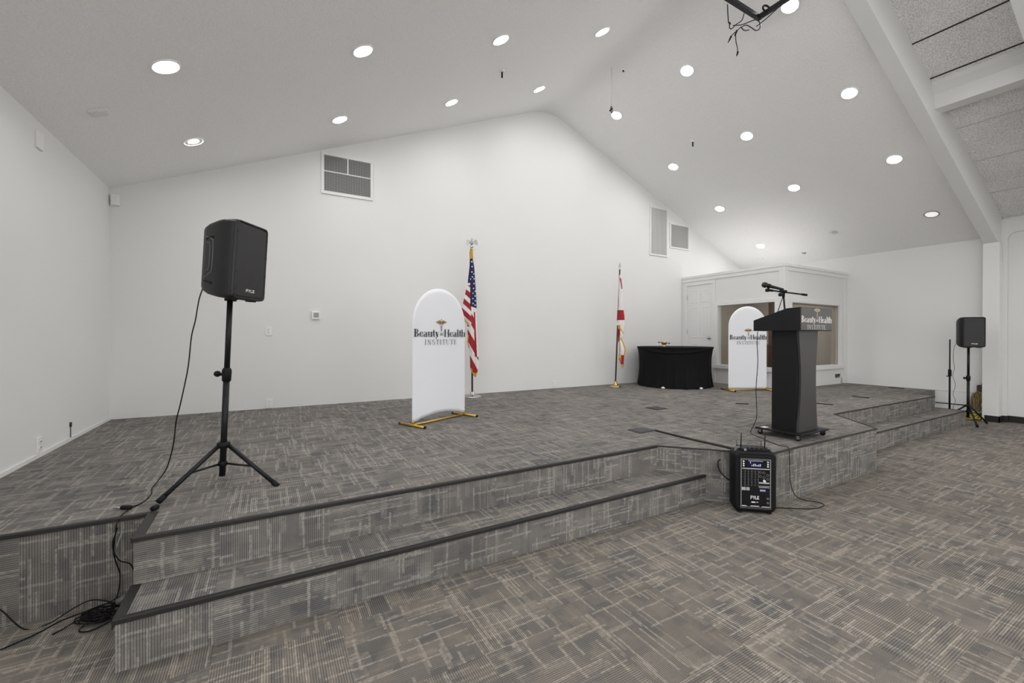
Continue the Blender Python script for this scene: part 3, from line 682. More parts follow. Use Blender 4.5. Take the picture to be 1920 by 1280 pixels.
# ------------------------------------------------------------------ floor boxes and cable tapes
def floor_plate(label, c, w, d, rot=0.0, z=S):
    o = thing('floor_box', label, 'floor box', (c[0], c[1], z), rot)
    b = MB(); b.prism(rrect(w, d, 0.012, 3), 0, 0.006); b.build('lid', M['plate'], o)
    b = MB(); b.box((-w/2+0.02, -d/2+0.02, 0.006), (w/2-0.02, d/2-0.02, 0.0085)); b.build('carpet_inlay', M['plate'], o)
floor_plate('square charcoal floor box lid in the middle of the stage', (4.38, 3.885), 0.205, 0.205)
floor_plate('square charcoal floor box lid joined to the black cable tape', (3.212, 3.03), 0.225, 0.175)
def tape(label, pts, w, z=S):
    b = MB(); P = [Vector((*p, z)) for p in pts]
    rings = []
    for i, p in enumerate(P):
        t = (P[min(i+1, len(P)-1)] - P[max(0, i-1)]).normalized(); n = Vector((t.y, -t.x, 0))
        rings.append([p - n*w/2, p - n*w*0.35 + Vector((0, 0, 0.007)), p + n*w*0.35 + Vector((0, 0, 0.007)), p + n*w/2])
    b.loft(rings, smooth=False); tag(b.build('cable_tape', M['tape']), label, 'tape')
tape('long strip of black tape over cables running to the stage nose edge', [(3.325, 2.97), (3.315, 2.70), (3.32, 2.45), (3.335, 2.23), (3.33, 2.10)], 0.055)
tape('short black tape strip on the stage right of the lectern', [(6.672, 3.08), (6.72, 2.90)], 0.05)
tape('short black tape strip on the stage nearest the right step', [(7.967, 3.17), (7.955, 2.96)], 0.05)
tape('faint black tape strip on the stage beside the right wall', [(10.0, 3.41), (9.93, 3.18)], 0.05)
tape('short black tape strip on the stage left of the lectern', [(5.66, 3.62), (5.76, 3.50)], 0.05)

# ------------------------------------------------------------------ lettering
def ring_poly(cx, cy, rx, ry, ix, iy, a0=0, a1=360, n=14, icx=None):
    icx = cx if icx is None else icx; out = []
    for i in range(n):
        a, c = math.radians(a0+(a1-a0)*i/n), math.radians(a0+(a1-a0)*(i+1)/n)
        out.append([(cx+rx*math.cos(a), cy+ry*math.sin(a)), (cx+rx*math.cos(c), cy+ry*math.sin(c)), (icx+ix*math.cos(c), cy+iy*math.sin(c)), (icx+ix*math.cos(a), cy+iy*math.sin(a))])
    return out
def rc(x0, y0, x1, y1): return [[(x0, y0), (x1, y0), (x1, y1), (x0, y1)]]
def glyph(ch, bold):
    t = 0.17 if bold else 0.115      # thick stroke
    h = 0.038 if bold else 0.040    # hairline
    X = 0.66
    def stem(x, y0, y1, s0=True, s1=True, left_only=False):
        p = rc(x, y0, x+t, y1)
        if s0: p += rc(x-0.07, y0, x+t+0.07, y0+h)
        if s1: p += rc(x-0.07, y1-h, x+(t if left_only else t+0.07), y1)
        return p
    def bar(x0, x1, y): return rc(x0, y, x1, y+h)
    def diag(x0, y0, x1, y1, w): return [[(x0, y0), (x0+w, y0), (x1+w, y1), (x1, y1)]]
    g = []
    if ch == 'B':
        g = stem(.08, 0, 1, True, True) + ring_poly(.08+t, .755, .33, .245, .33-t*.95, .245-h, -90, 90, 10) + ring_poly(.08+t, .26, .38, .26, .38-t*1.05, .26-h, -90, 90, 10); w = .72
    elif ch == 'H': g = stem(.08, 0, 1) + stem(.60, 0, 1) + bar(.1, .7, .49); w = .88
    elif ch == 'I': g = stem(.08, 0, 1); w = .32 if not bold else .38
    elif ch == 'N':
        g = rc(.10, 0, .10+h, 1) + rc(.03, 0, .2, h) + rc(.03, 1-h, .2, 1) + diag(.58, 0, .09, 1, .12) + rc(.64, 0, .64+h, 1) + rc(.56, 1-h, .76, 1); w = .82
    elif ch == 'S':
        g = ring_poly(.30, .74, .24, .26, .24-t, .26-h, 90, 270, 10) + ring_poly(.30, .26, .25, .27, .25-t, .27-h, -90, 90, 10)
        g += ring_poly(.30, .74, .24, .26, .24-h, .26-h, 20, 90, 5) + ring_poly(.30, .26, .26, .27, .26-h, .27-h, 200, 270, 5) + diag(.36, .47, .16, .55, .08) ; w = .62
    elif ch == 'T': g = stem(.30, 0, 1, True, False) + bar(.02, .66, 1-h) + rc(.02, .78, .02+h, 1) + rc(.66-h, .78, .66, 1); w = .68
    elif ch == 'U':
        g = rc(.08, .25, .08+t, 1) + rc(0, 1-h, .08+t+.07, 1) + rc(.62, .25, .62+h, 1) + rc(.54, 1-h, .73, 1) + ring_poly(.08+(.54+h)/2, .27, (.54+h)/2, .27, (.54+h)/2-h*1.3, .27-h*1.2, 180, 360, 12, icx=.08+(.54+h)/2+.02); w = .78
    elif ch == 'E': g = stem(.08, 0, 1, False, False) + bar(.0, .58, 1-h) + bar(.0, .60, 0) + bar(.2, .45, .49) + rc(.58-h, .78, .58, 1) + rc(.60-h, 0, .60, .22) + rc(.45-h, .40, .45, .60); w = .66
    elif ch == 'e': g = ring_poly(.28, X/2, .26, X/2, .26-t*.9, X/2-h, 20, 330, 16) + bar(.12, .53, X*.50) ; w = .56
    elif ch == 'a': g = rc(.34, .04, .34+t*.9, X-.12) + rc(.34, 0, .34+t+.06, h*1.4) + ring_poly(.28, X-.16, .22, .16, .22-t*.6, .16-h, 0, 170, 8) + ring_poly(.26, .17, .24, .19, .24-t*.9, .19-h, 60, 300, 12) + rc(.22, .34, .36, .34+h); w = .60
    elif ch == 'u': g = rc(.10, .16, .10+t, X) + rc(.0, X-h, .10+t, X) + rc(.46, 0, .46+t, X) + rc(.38, X-h, .46+t, X) + rc(.46, 0, .46+t+.07, h) + ring_poly(.30, .19, .20, .20, .12, .20-h*1.5, 180, 330, 8); w = .70
    elif ch == 't': g = rc(.12, .12, .12+t, .90) + bar(.0, .40, X-h) + ring_poly(.29, .15, .17, .16, .17-t*.8, .16-h, 180, 320, 6); w = .40
    elif ch == 'y': g = diag(.26, 0, .06, X, t*1.1) + [[(.30, .05), (.33+h, .05), (.52, X), (.52-h, X)]] + rc(0, X-h, .30, X) + rc(.40, X-h, .60, X) + diag(.20, -.20, .30, .06, .06) + ring_poly(.15, -.18, .07, .07, 0.005, 0.005, 0, 360, 8); w = .58
    elif ch == 'l': g = stem(.08, 0, 1.02, True, True, True); w = .34
    elif ch == 'h': g = stem(.08, 0, 1.02, True, True, True) + stem(.48, 0, X-.18, True, False) + ring_poly(.08+t+.16, X-.2, .16+t, .20, .16, .20-h*1.6, 0, 150, 8); w = .76
    elif ch == 'n': g = stem(.08, 0, X, True, True, True) + stem(.48, 0, X-.18, True, False) + ring_poly(.08+t+.16, X-.2, .16+t, .20, .16, .20-h*1.6, 0, 150, 8); w = .76
    elif ch == 'd': g = rc(.40, 0, .40+t, 1.02) + rc(.32, 1.02-h, .40+t, 1.02) + rc(.40, 0, .40+t+.07, h) + ring_poly(.28, X/2, .25, X/2, .25-t, X/2-h, 30, 330, 14); w = .66
    elif ch == '.': g = ring_poly(.1, .07, .07, .07, .005, .005, 0, 360, 8); w = .22
    elif ch == ' ': w = .22
    else: w = .5
    return g, w
def text_polys(s, bold, gap=0.02):
    out = []; x = 0
    for ch in s:
        g, w = glyph(ch, bold); out += [[(px + x, py) for px, py in p] for p in g]; x += w + gap
    return out, x - gap
def place_polys(b, polys, x0, z0, sx, sz, y, d=0.0008, mi=0):
    """flat raised print: local x right, z up, facing -y"""
    for p in polys:
        pts = [(x0 + px*sx, z0 + py*sz) for px, py in p]
        n = len(pts)
        b.add([(x, y - d, z) for x, z in pts], [tuple(range(n))], mi)
def logo(parent, cx, base, width, y, cap, mats, dot=False, y_fn=None):
    """Beauty and Health / INSTITUTE with a winged staff above"""
    d1, w1 = text_polys('Beauty', True, -0.01); d3, w3 = text_polys('Health', True, -0.01); d2, w2 = text_polys('and', True, 0.0)
    gap = 0.16 * 1.0; aw = 0.62
    tot = w1 + w3 + aw + gap
    sx = width / tot
    x0 = cx - width/2
    b = MB(); place_polys(b, d1, x0, base, sx, cap, y); b.build('first_word_lettering', M[mats[0]], parent)
    b = MB(); place_polys(b, d3, x0 + (w1+aw+gap)*sx, base, sx, cap, y); b.build('last_word_lettering', M[mats[0]], parent)
    b = MB(); place_polys(b, d2, x0 + (w1+gap/2+0.05)*sx, base+cap*0.16, aw*0.84/w2*sx, cap*0.52, y); b.build('and_lettering', M[mats[1]], parent)
    d4, w4 = text_polys('INSTITUTE' + ('.' if dot else ''), False, 0.17); iw = width * 0.62
    b = MB(); place_polys(b, d4, cx - iw/2, base - cap*1.02, iw/w4, cap*0.66, y); b.build('institute_lettering', M[mats[1]], parent)
    # winged staff with two snakes
    ex = x0 + (w1 + gap/2 + aw/2 + 0.0) * sx; b = MB(); u = cap
    ps = []
    for sg in (-1, 1):
        for k in range(4):      # feather rows
            q = 1 - 0.19*k; dz = -0.075*k
            ps.append([(sg*0.05, 2.20+dz), (sg*0.30*q, 2.40+dz*1.2), (sg*0.62*q, 2.33+dz*1.2), (sg*1.16*q, 2.10+dz*0.9), (sg*0.60*q, 2.02+dz), (sg*0.30*q, 2.06+dz), (sg*0.05, 2.04+dz)])
    ps += ring_poly(0, 2.50, .085, .095, .004, .004, 0, 360, 10)
    ps.append([(-0.022, 0.75), (0.022, 0.75), (0.03, 2.44), (-0.03, 2.44)])
    place_polys(b, ps, ex, base, u*0.92, u*0.92, y)
    b.build('wing_emblem', M[mats[2]], parent)
    b = MB(); ps = []
    for ph in (0, PI):
        N = 22; pts = []
        for i in range(N+1):
            t = i/N; pts.append((0.24*(1-0.72*t)*math.sin(ph + t*2.6*PI + 0.9), 1.66 - 0.92*t))
        for i in range(N):
            (xa, za), (xb, zb) = pts[i], pts[i+1]; dx, dz = xb-xa, zb-za; l = math.hypot(dx, dz); nx, nz = -dz/l*0.026, dx/l*0.026
            ps.append([(xa-nx, za-nz), (xb-nx, zb-nz), (xb+nx, zb+nz), (xa+nx, za+nz)])
    place_polys(b, ps, ex, base, u*0.92, u*0.92, y, 0.0012)
    b.build('snake_emblem', M[mats[3]], parent)

# ------------------------------------------------------------------ arched fabric banners
def banner(label, p, ang, width, top, hem, logo_base, cap, lw):
    o = thing('arched_banner', label, 'banner', (p[0], p[1], S), ang, 'arched banners on the stage')
    r = width/2; zs = top - r
    def ztop(s): return zs + math.sqrt(max(0.0, r*r - s*s))
    def zbot(s): return 0.035 + hem * (1 - (s/r)**2)
    b = MB(); nc, nr = 40, 34; F = []
    ss = [-r*math.cos(PI*i/nc) for i in range(nc+1)]
    for side in (-1, 1):
        vs, fs = [], []
        for i, s_ in enumerate(ss):
            s2 = s_*0.9995
            for j in range(nr+1):
                v = j/nr; z0, z1 = zbot(s2), ztop(s2); z = z0 + (z1-z0)*v
                edge = min(r - abs(s2), 1.0); ztopd = z1 - z
                th = 0.012 * min(1, (0.001 + max(0, r*r - s2*s2)) ** 0.25 * 1.2)
                if z > zs: th = 0.012 * min(1.0, max(0.05, (r - math.hypot(s2, z-zs))/0.02))**0.5
                ed = (r - math.hypot(s2, z-zs)) if z > zs else (r - abs(s2))
                crease = 0.0028*math.exp(-((ed-0.016)/0.007)**2) if side < 0 else 0.0
                if side < 0:
                    for cx, dirn in ((-r, 1), (r, -1)):
                        dx = (s2 - cx) * dirn; dz = z - 0.04
                        if dx < 0.28 and dz < 0.30: crease += 0.0035*math.sin((dz - dx*0.9)*95)*math.exp(-(dx*dx+dz*dz)/0.018)
                vs.append((s2, side*th - crease, z))
        for i in range(nc):
            for j in range(nr):
                a = i*(nr+1)+j; q = (a, a+nr+1, a+nr+2, a+1); fs.append(q if side < 0 else q[::-1])
        b.add(vs, fs, 0, True)
    # rim
    m = (nc+1)*(nr+1)
    for i in range(nc):
        for j in (0, nr):
            a, c = i*(nr+1)+j, (i+1)*(nr+1)+j; b.f.append((a, c, c+m, a+m)); b.m.append(0); b.sm.append(True)
    for i in (0, nc):
        for j in range(nr):
            a = i*(nr+1)+j; b.f.append((a, a+1, a+1+m, a+m)); b.m.append(0); b.sm.append(True)
    cov = b.build('fabric_cover', M['banner'], o)
    logo(cov, 0.004, logo_base, lw, -0.0165, cap, ('letter_ink', 'letter_grey', 'tan_ink', 'letter_grey'))
    fr = MB(); fr.cyl((-r, 0, 0.016), (r, 0, 0.016), 0.011, n=12); fr.build('crossbar', M['gold'], o)
    for sx in (-1, 1):
        fr = MB(); fr.cyl((sx*(r-0.012), 0, 0.016), (sx*(r-0.012), 0, 0.07), 0.010, n=10); fr.build('post_stub', M['gold'], o)
        fr = MB(); fr.cyl((sx*r, -0.19, 0.014), (sx*r, 0.19, 0.014), 0.0135, n=14); ft = fr.build('foot_bar', M['gold'], o)
        fr = MB(); fr.cyl((sx*r, -0.198, 0.014), (sx*r, -0.186, 0.014), 0.0145, n=14); fr.cyl((sx*r, 0.186, 0.014), (sx*r, 0.198, 0.014), 0.0145, n=14); fr.build('end_cap', M['blacksoft'], ft)
    return o
banner('tall white arched banner in front of the striped flag', (1.655, 4.476), math.radians(23.6), 0.785, 1.448, 0.062, 0.922, 0.082, 0.772)
banner('white arched banner before the booth window, left of the lectern', (7.235, 4.416), math.radians(-23.2), 0.711, 1.460, 0.0, 0.885, 0.082, 0.69)

# ------------------------------------------------------------------ loudspeakers and stands
def speaker_stand(label, loc, rot, foot, hub, collar, top, brace_z, pole_end, base_ang, lift=0.0):
    o = thing('speaker_stand', label, 'speaker stand', loc, rot=rot, group='tripod speaker stands')
    b = MB(); b.cyl((0, 0, pole_end), (0, 0, collar+0.01), 0.0175, n=16); b.build('lower_pole', M['blackmetal'], o)
    b = MB(); b.cyl((0, 0, collar), (0, 0, top), 0.0155, n=16); b.build('upper_pole', M['blackmetal'], o)
    b = MB(); b.lathe([(0.017, collar-0.045), (0.024, collar-0.04), (0.026, collar+0.02), (0.022, collar+0.035), (0.016, collar+0.04)], 16); b.build('collar', M['blacksoft'], o)
    b = MB(); d = Vector((-0.86, 0.5, 0)); b.cyl((0, 0, collar-0.005), d*0.05+Vector((0, 0, collar)), 0.010, n=10); b.lathe([(0.008, 0), (0.017, 0.003), (0.019, 0.014), (0.014, 0.026), (0, 0.028)], 12, d*0.045+Vector((0, 0, collar)), R=rot_to(d)); b.build('locking_knob', M['blacksoft'], o)
    b = MB(); b.lathe([(0.020, hub-0.02), (0.034, hub-0.018), (0.036, hub+0.008), (0.022, hub+0.016)], 16); b.build('leg_hub', M['blacksoft'], o)
    b = MB(); b.lathe([(0.019, brace_z-0.015), (0.024, brace_z-0.012), (0.024, brace_z+0.012), (0.019, brace_z+0.015)], 14); b.build('brace_collar', M['blacksoft'], o)
    for k in range(3):
        a = base_ang + k*2*PI/3; u = Vector((math.cos(a), math.sin(a), 0))
        p0 = u*0.030 + Vector((0, 0, hub-0.005)); p1 = u*(foot-0.012) + Vector((0, 0, 0.020))
        b = MB(); b.cyl(p0, p1, 0.0125, n=12); leg = b.build('leg', M['blackmetal'], o)
        dr = (p1-p0).normalized(); b = MB(); b.cyl(p1-dr*0.03, p1+dr*0.012, 0.0155, n=12); b.build('rubber_foot', M['blacksoft'], leg)
        b = MB(); q = p0 + (p1-p0)*0.53; b.tube([u*0.02+Vector((0, 0, brace_z)), q], 0.0065, 8); b.build('brace', M['blackmetal'], o)
    return o
def loudspeaker(label, loc, rot, W=0.275, Hh=0.466, D=0.25):
    o = thing('loudspeaker', label, 'loudspeaker', loc, rot=rot, group='loudspeakers on tripod stands')
    # local: front faces -y, origin under the centre of the bottom
    secs = [(-D/2+0.012, W-0.014, Hh-0.014, 0.022), (-D/2+0.02, W, Hh, 0.028), (-D/2+0.09, W, Hh, 0.03), (-D/2+0.13, W*0.97, Hh*0.985, 0.04), (D/2-0.03, W*0.72, Hh*0.92, 0.045), (D/2, W*0.62, Hh*0.86, 0.04)]
    b = MB(); b.loft([[(x, y, z + Hh/2) for x, z in rrect(w, h, r, 5)] for y, w, h, r in secs]); b.build('cabinet', M['black'], o)
    b = MB(); outer = rrect(W, Hh, 0.028, 5); inner = rrect(W-0.022, Hh-0.026, 0.02, 5); n = len(outer)
    ys = -D/2
    vs = [(x, ys+0.02, z+Hh/2) for x, z in outer] + [(x, ys, z+Hh/2) for x, z in rrect(W-0.006, Hh-0.006, 0.026, 5)] + [(x, ys, z+Hh/2) for x, z in inner] + [(x, ys+0.014, z+Hh/2) for x, z in inner]
    b.add(vs, [(k*n+i, k*n+(i+1) % n, (k+1)*n+(i+1) % n, (k+1)*n+i) for k in range(3) for i in range(n)], 0, True); b.build('front_rim', M['black'], o)
    b = MB(); g = rrect(W-0.026, Hh-0.030, 0.018, 5); b.loft([[(x*k, y, z*k+Hh/2) for x, z in g] for y, k in ((ys+0.013, 1.0), (ys+0.004, 1.0), (ys+0.001, 0.97))], smooth=False); gr = b.build('grille', M['mesh'], o)
    b = MB(); pylogo(b, 0.0, 0.055, 0.075, 0.018, ys-0.0005); b.build('badge_lettering', M['letter_white'], gr)
    for z in (0.06, 0.16, 0.28, 0.39):
        for sx in (-1, 1):
            b = MB(); b.cyl((sx*(W/2-0.007), ys-0.002, z), (sx*(W/2-0.007), ys+0.006, z), 0.0035, n=8); b.build('grille_screw', M['blacksoft'], o)
    for sx in (-1, 1):      # side mouldings and handle recess
        X = lambda y: sx*(W/2 - 0.0015 - max(0, y)*0.40)
        path = [(X(0.10), 0.10, 0.36), (X(0.05), 0.05, 0.345), (X(0.03), 0.03, 0.32), (X(0.03), 0.03, 0.17), (X(0.05), 0.05, 0.14), (X(0.10), 0.10, 0.115)]
        b = MB(); b.tube(curve_pts(path, 5), 0.0032, 6); b.build('side_moulding', M['greymetal'], o)
        path = [(X(0.09), 0.09, 0.325), (X(0.06), 0.06, 0.31), (X(0.06), 0.06, 0.18), (X(0.09), 0.09, 0.155)]
        b = MB(); b.tube(curve_pts(path, 5), 0.0026, 6); b.build('side_moulding', M['greymetal'], o)
        for z0 in (0.085, 0.352):
            b = MB(); b.tube(curve_pts([(X(0.02)-sx*0.007, 0.025, z0+(-0.004 if z0 < .2 else 0.0)), (X(0.05)-sx*0.006, 0.05, z0+0.004), (X(0.10)-sx*0.006, 0.10, z0+(0.014 if z0 < .2 else -0.008))], 4), 0.0095, 8); b.build('handle_recess', M['blacksoft'], o)
    for x in (-0.08, 0.08):
        b = MB(); b.box((x-0.022, -D/2+0.03, -0.007), (x+0.022, -D/2+0.075, 0.006)); b.build('bottom_foot', M['blacksoft'], o, bevel=0.003)
    b = MB(); b.lathe([(0.032, -0.012), (0.032, 0.01)], 16, (0, 0, 0)); b.build('pole_socket', M['blacksoft'], o)
    return o
def pylogo(b, cx, cz, w, h, y):
    t = 0.2
    P = rc(0, 0, t, 1) + rc(0, .8, .7, 1) + rc(0, .38, .7, .56) + rc(.55, .38, .72, 1)
    Y = [[(.30, 0), (.50, 0), (.50, .45), (.30, .45)], [(0, 1), (.22, 1), (.50, .45), (.30, .40)], [(.58, 1), (.80, 1), (.50, .42), (.36, .40)]]
    Lg = rc(0, 0, t, 1) + rc(0, 0, .65, .2)
    Eg = rc(0, 0, t, 1) + rc(0, 0, .7, .2) + rc(0, .4, .6, .58) + rc(0, .8, .7, 1)
    x = 0; polys = []
    for g, gw in ((P, .82), (Y, .86), (Lg, .75), (Eg, .72)):
        polys += [[(a + x, c) for a, c in p] for p in g]; x += gw
    place_polys(b, polys, cx - w/2, cz - h/2, w/x, h, y)
CAMFWD = Vector((0.497, 0.868, 0))
tiltL = Matrix.Rotation(math.radians(2.6), 3, CAMFWD)
aL = math.atan2(3.154, -0.225)
speaker_stand('black tripod speaker stand on the left of the stage', (-0.238, 3.154, S), tiltL, 0.335, 0.262, 0.690, 1.150, 0.145, 0.070, aL, 0)
tilt2 = Matrix.Rotation(math.radians(3.4), 3, CAMFWD) @ Matrix.Rotation(math.radians(55), 3, 'Z')
loudspeaker('black loudspeaker on the left tripod, above the stage steps', (-0.192, 3.156, S+1.150), tilt2)
speaker_stand('black tripod speaker stand right of the stage, in front of the column', (9.50, 2.262, 0.0), Matrix.Identity(3), 0.31, 0.285, 0.715, 1.19, 0.20, 0.10, math.radians(-150+2), 0)
loudspeaker('black loudspeaker on the right tripod, beside the column', (9.50, 2.262, 1.195), Matrix.Rotation(math.radians(-46), 3, 'Z'))
# lone pole stand against the right wall
o = thing('pole_stand', 'bare thin black pole stand between the right step and right loudspeaker', 'stand', (9.86, 2.565, 0.0))
b = MB(); b.cyl((0, 0, 0.02), (0, 0, 0.76), 0.0135, n=12); b.build('lower_pole', M['blackmetal'], o)
b = MB(); b.cyl((0, 0, 0.74), (0, 0, 1.315), 0.0095, n=12); b.build('upper_pole', M['blackmetal'], o)
b = MB(); b.lathe([(0.016, 0.70), (0.023, 0.71), (0.023, 0.80), (0.014, 0.82)], 12); b.cyl((0, 0, 0.705), (-0.04, 0.03, 0.705), 0.008, n=8); b.build('clutch', M['blacksoft'], o)
b = MB(); b.lathe([(0.13, 0.0), (0.13, 0.015), (0.02, 0.03)], 20); b.build('round_base', M['blackmetal'], o)

# ------------------------------------------------------------------ lectern
LX0, LY0 = 4.315, 2.202
o = thing('lectern', 'black lectern on castors with a charcoal sign on its sloped top', 'lectern', (LX0, LY0, S), math.radians(0.7))
WB, DB, WTp, DT = 0.513, 0.405, 0.563, 0.411
b = MB(); b.box((-WB/2, -DB/2, 0.052), (WB/2, DB/2, 0.068)); b.build('base_plate', M['lectern'], o, bevel=0.003)
for sx in (-1, 1):
    for sy in (-1, 1):
        x, y = sx*(WB/2-0.035), sy*(DB/2-0.035)
        b = MB(); b.cyl((x, y, 0.046), (x, y, 0.053), 0.018, n=10); b.box((x-0.013, y-0.012, 0.018), (x-0.010, y+0.014, 0.048)); b.box((x+0.010, y-0.012, 0.018), (x+0.013, y+0.014, 0.048)); cs = b.build('castor', M['chrome'], o)
        b = MB(); b.cyl((x-0.009, y+0.004, 0.021), (x+0.009, y+0.004, 0.021), 0.021, n=16); b.build('castor_wheel', M['blacksoft'], cs)
C0, C1, CY0, CY1 = -0.185, 0.143, -0.151, 0.085
zb_, zt_ = 0.068, 0.982
def pinch(t): return 0.040*math.sin(PI*min(1, max(0, t)))**1.2
n = 24
b = MB(); b.loft([[(C0, CY1, z), (C0 + 0.004, CY0+0.02, z), (C1-0.004, CY0+0.02, z), (C1, CY1, z)] for z in [zb_ + (zt_-zb_)*i/n for i in range(n+1)]], smooth=False); b.build('column', M['lectern'], o)
b = MB(); rings = []
for i in range(n+1):
    t = i/n; z = zb_ + (zt_-zb_)*t; q = pinch(t)
    rings.append([(C0-0.004+q, CY0, z), (C1+0.004-q*0.75, CY0, z), (C1+0.004-q*0.75, CY0+0.02, z), (C0-0.004+q, CY0+0.02, z)])
b.loft(rings, smooth=False)
b.build('front_panel', M['lectern_front'], o)
zz, zt = 1.403 - S, 1.609 - S
pr = [(DT/2, zz), (-DT/2, zz), (-DT/2, zt), (-DT/2+0.115, zt-0.006), (DT/2, zt-0.105)]
b = MB(); b.prism(pr[::-1], -WTp/2, WTp/2, axis='x'); b.build('sloped_top', M['lectern'], o, bevel=0.003)
b = MB(); b.box((-WTp/2+0.004, -DT/2-0.006, zz+0.006), (WTp/2-0.004, -DT/2, zt-0.004)); sg = b.build('sign_board', M['sign'], o)
logo(sg, -0.002, zz+0.072, 0.548, -DT/2-0.0062, 0.058, ('letter_white', 'letter_white', 'tan_ink2', 'tan_ink2'), dot=True)
b = MB(); b.box((4.075, 2.315, S+0.0685), (4.14, 2.36, S+0.070))
tag(b.build('paper_sheet', M['paper']), 'scrap of white paper on the lectern base plate', 'paper')
# microphone and boom stand on the lectern
org = Vector((4.314, 2.262, 1.530))
o = thing('microphone_stand', 'black desk boom stand rising from the lectern top', 'microphone stand', org)
V = lambda x, y, z: Vector((x, y, z)) - org
jt = V(4.310, 2.279, 1.782)
b = MB(); b.lathe([(0.045, 0.0), (0.045, 0.006), (0.02, 0.016), (0.01, 0.02)], 16, (0, 0, 0.0)); b.build('base', M['blackmetal'], o)
b = MB(); b.cyl((0, 0, 0.005), jt - Vector((0, 0, 0.03)), 0.008, n=10); b.build('pole', M['blackmetal'], o)
b = MB(); b.cyl(jt-Vector((0, 0, 0.055)), jt-Vector((0, 0, 0.012)), 0.011, 0.015, 12); b.lathe([(0.006, 0), (0.018, 0.004), (0.018, 0.018), (0.012, 0.024)], 12, jt+Vector((-0.022, 0.02, -0.03)), R=rot_to((-0.6, -0.6, 0.1))); b.build('swivel_clutch', M['blacksoft'], o)
e0, e1 = V(4.248, 2.396, 1.806), V(4.397, 2.110, 1.739)
b = MB(); b.cyl(e0, e1, 0.0075, n=10); b.build('boom', M['blackmetal'], o)
dr = (e1-e0).normalized()
b = MB(); b.cyl(jt-dr*0.035+Vector((0,0,0.003)), jt+dr*0.03+Vector((0,0,0.003)), 0.015, n=12); b.build('boom_clamp', M['blacksoft'], o)
b = MB(); b.cyl(e1-dr*0.045, e1, 0.0105, n=12); b.build('counterweight', M['blacksoft'], o)
b = MB(); b.cyl(e0-dr*0.004, e0+dr*0.05, 0.012, n=10); b.box(e0-Vector((0.012, 0.014, 0.018)), e0+Vector((0.012, 0.014, 0.012))); b.build('clip_joint', M['blacksoft'], o)
morg = Vector((4.252, 2.390, 1.846))
o = thing('microphone', 'black handheld microphone clipped to the boom above the lectern', 'microphone', morg)
md = (Vector((4.226, 2.44, 1.869)) - Vector((4.300, 2.298, 1.812))).normalized(); Rm = rot_to(md)
b = MB(); b.lathe([(0.010, -0.135), (0.011, -0.13), (0.0165, 0.0), (0.018, 0.012)], 16, R=Rm); b.build('handle', M['blackmetal'], o)
b = MB(); b.lathe([(0.018, 0.010), (0.0255, 0.016), (0.027, 0.026), (0.0255, 0.042), (0.018, 0.056), (0.0, 0.060)], 18, R=Rm); b.build('grille_head', M['mesh'], o)
b = MB(); b.lathe([(0.0263, 0.022), (0.0285, 0.024), (0.0285, 0.029), (0.0263, 0.031)], 18, R=Rm, cap=False); b.build('head_band', M['blacksoft'], o)
b = MB(); b.lathe([(0.019, -0.02), (0.0215, -0.018), (0.0215, 0.006), (0.019, 0.008)], 16, R=Rm, cap=False); b.box((-0.008, -0.008, -0.042), (0.008, 0.008, -0.014)); b.build('clip', M['blacksoft'], o)
pts = [(4.300, 2.298, 1.812), (4.306, 2.29, 1.76), (4.290, 2.317, 1.597), (4.2, 2.37, 1.54), (4.13, 2.40, 1.50)]
b = MB(); b.tube(curve_pts([(4.309, 2.283, 1.735), (4.300, 2.30, 1.67), (4.290, 2.317, 1.60), (4.285, 2.325, 1.585)], 6), 0.0035, 6)
tag(b.build('microphone_cable', M['blacksoft']), 'thin black microphone lead slanting from boom to lectern top', 'cable')
b = MB(); b.tube(curve_pts([(4.128, 2.42, 1.400), (4.126, 2.425, 1.303), (4.132, 2.42, 1.1), (4.122, 2.43, 0.845), (4.118, 2.42, 0.591), (4.09, 2.43, 0.50), (4.02, 2.42, S+0.006), (3.93, 2.28, S+0.004), (3.84, 2.15, S+0.004), (3.78, 2.03, S+0.004),
    (3.74, 1.935, S+0.010), (3.705, 1.908, 0.36), (3.70, 1.90, 0.25), (3.71, 1.90, 0.15), (3.76, 1.89, 0.05), (3.84, 1.86, 0.005), (3.89, 1.78, 0.004), (3.86, 1.725, 0.004), (3.75, 1.722, 0.004), (3.65, 1.76, 0.004), (3.54, 1.842, 0.004), (3.46, 1.885, 0.006)], 8), 0.0032, 6)
tag(b.build('lectern_cable', M['blacksoft']), 'black cable from the lectern over the stage edge to the floor speaker', 'cable')

# ------------------------------------------------------------------ portable PA speaker on the floor
tP = -0.70
o = thing('portable_speaker', 'black portable speaker with mixer panel leaning before the stage nose', 'portable speaker', (3.110, 1.999, 0.0), tP)
W, D, Hh = 0.298, 0.160, 0.464
secs = [(0.0, 0.27, 0.43, 0.035), (0.012, W, Hh, 0.045), (0.115, W, Hh, 0.045), (D, 0.27, Hh*0.95, 0.05)]
b = MB(); b.loft([[(W/2 + x, y, z + Hh/2 + 0.012) for x, z in rrect(w, h, r, 6)] for y, w, h, r in secs]); b.build('cabinet', M['deep_black'], o)
b = MB(); b.prism([(W/2+x, z+Hh/2+0.018) for x, z in rrect(0.222, 0.385, 0.008, 3)], -0.008, 0.004, axis='y'); pn = b.build('control_panel', M['panel_black'], o, bevel=0.002)
def out(b, x0, z0, x1, z1, w=0.0022, y=-0.0085):
    for a in (((x0, z0), (x1, z0+w)), ((x0, z1-w), (x1, z1)), ((x0, z0), (x0+w, z1)), ((x1-w, z0), (x1, z1))):
        place_polys(b, rc(a[0][0], a[0][1], a[1][0], a[1][1]), 0, 0, 1, 1, y)
bz = 0.012
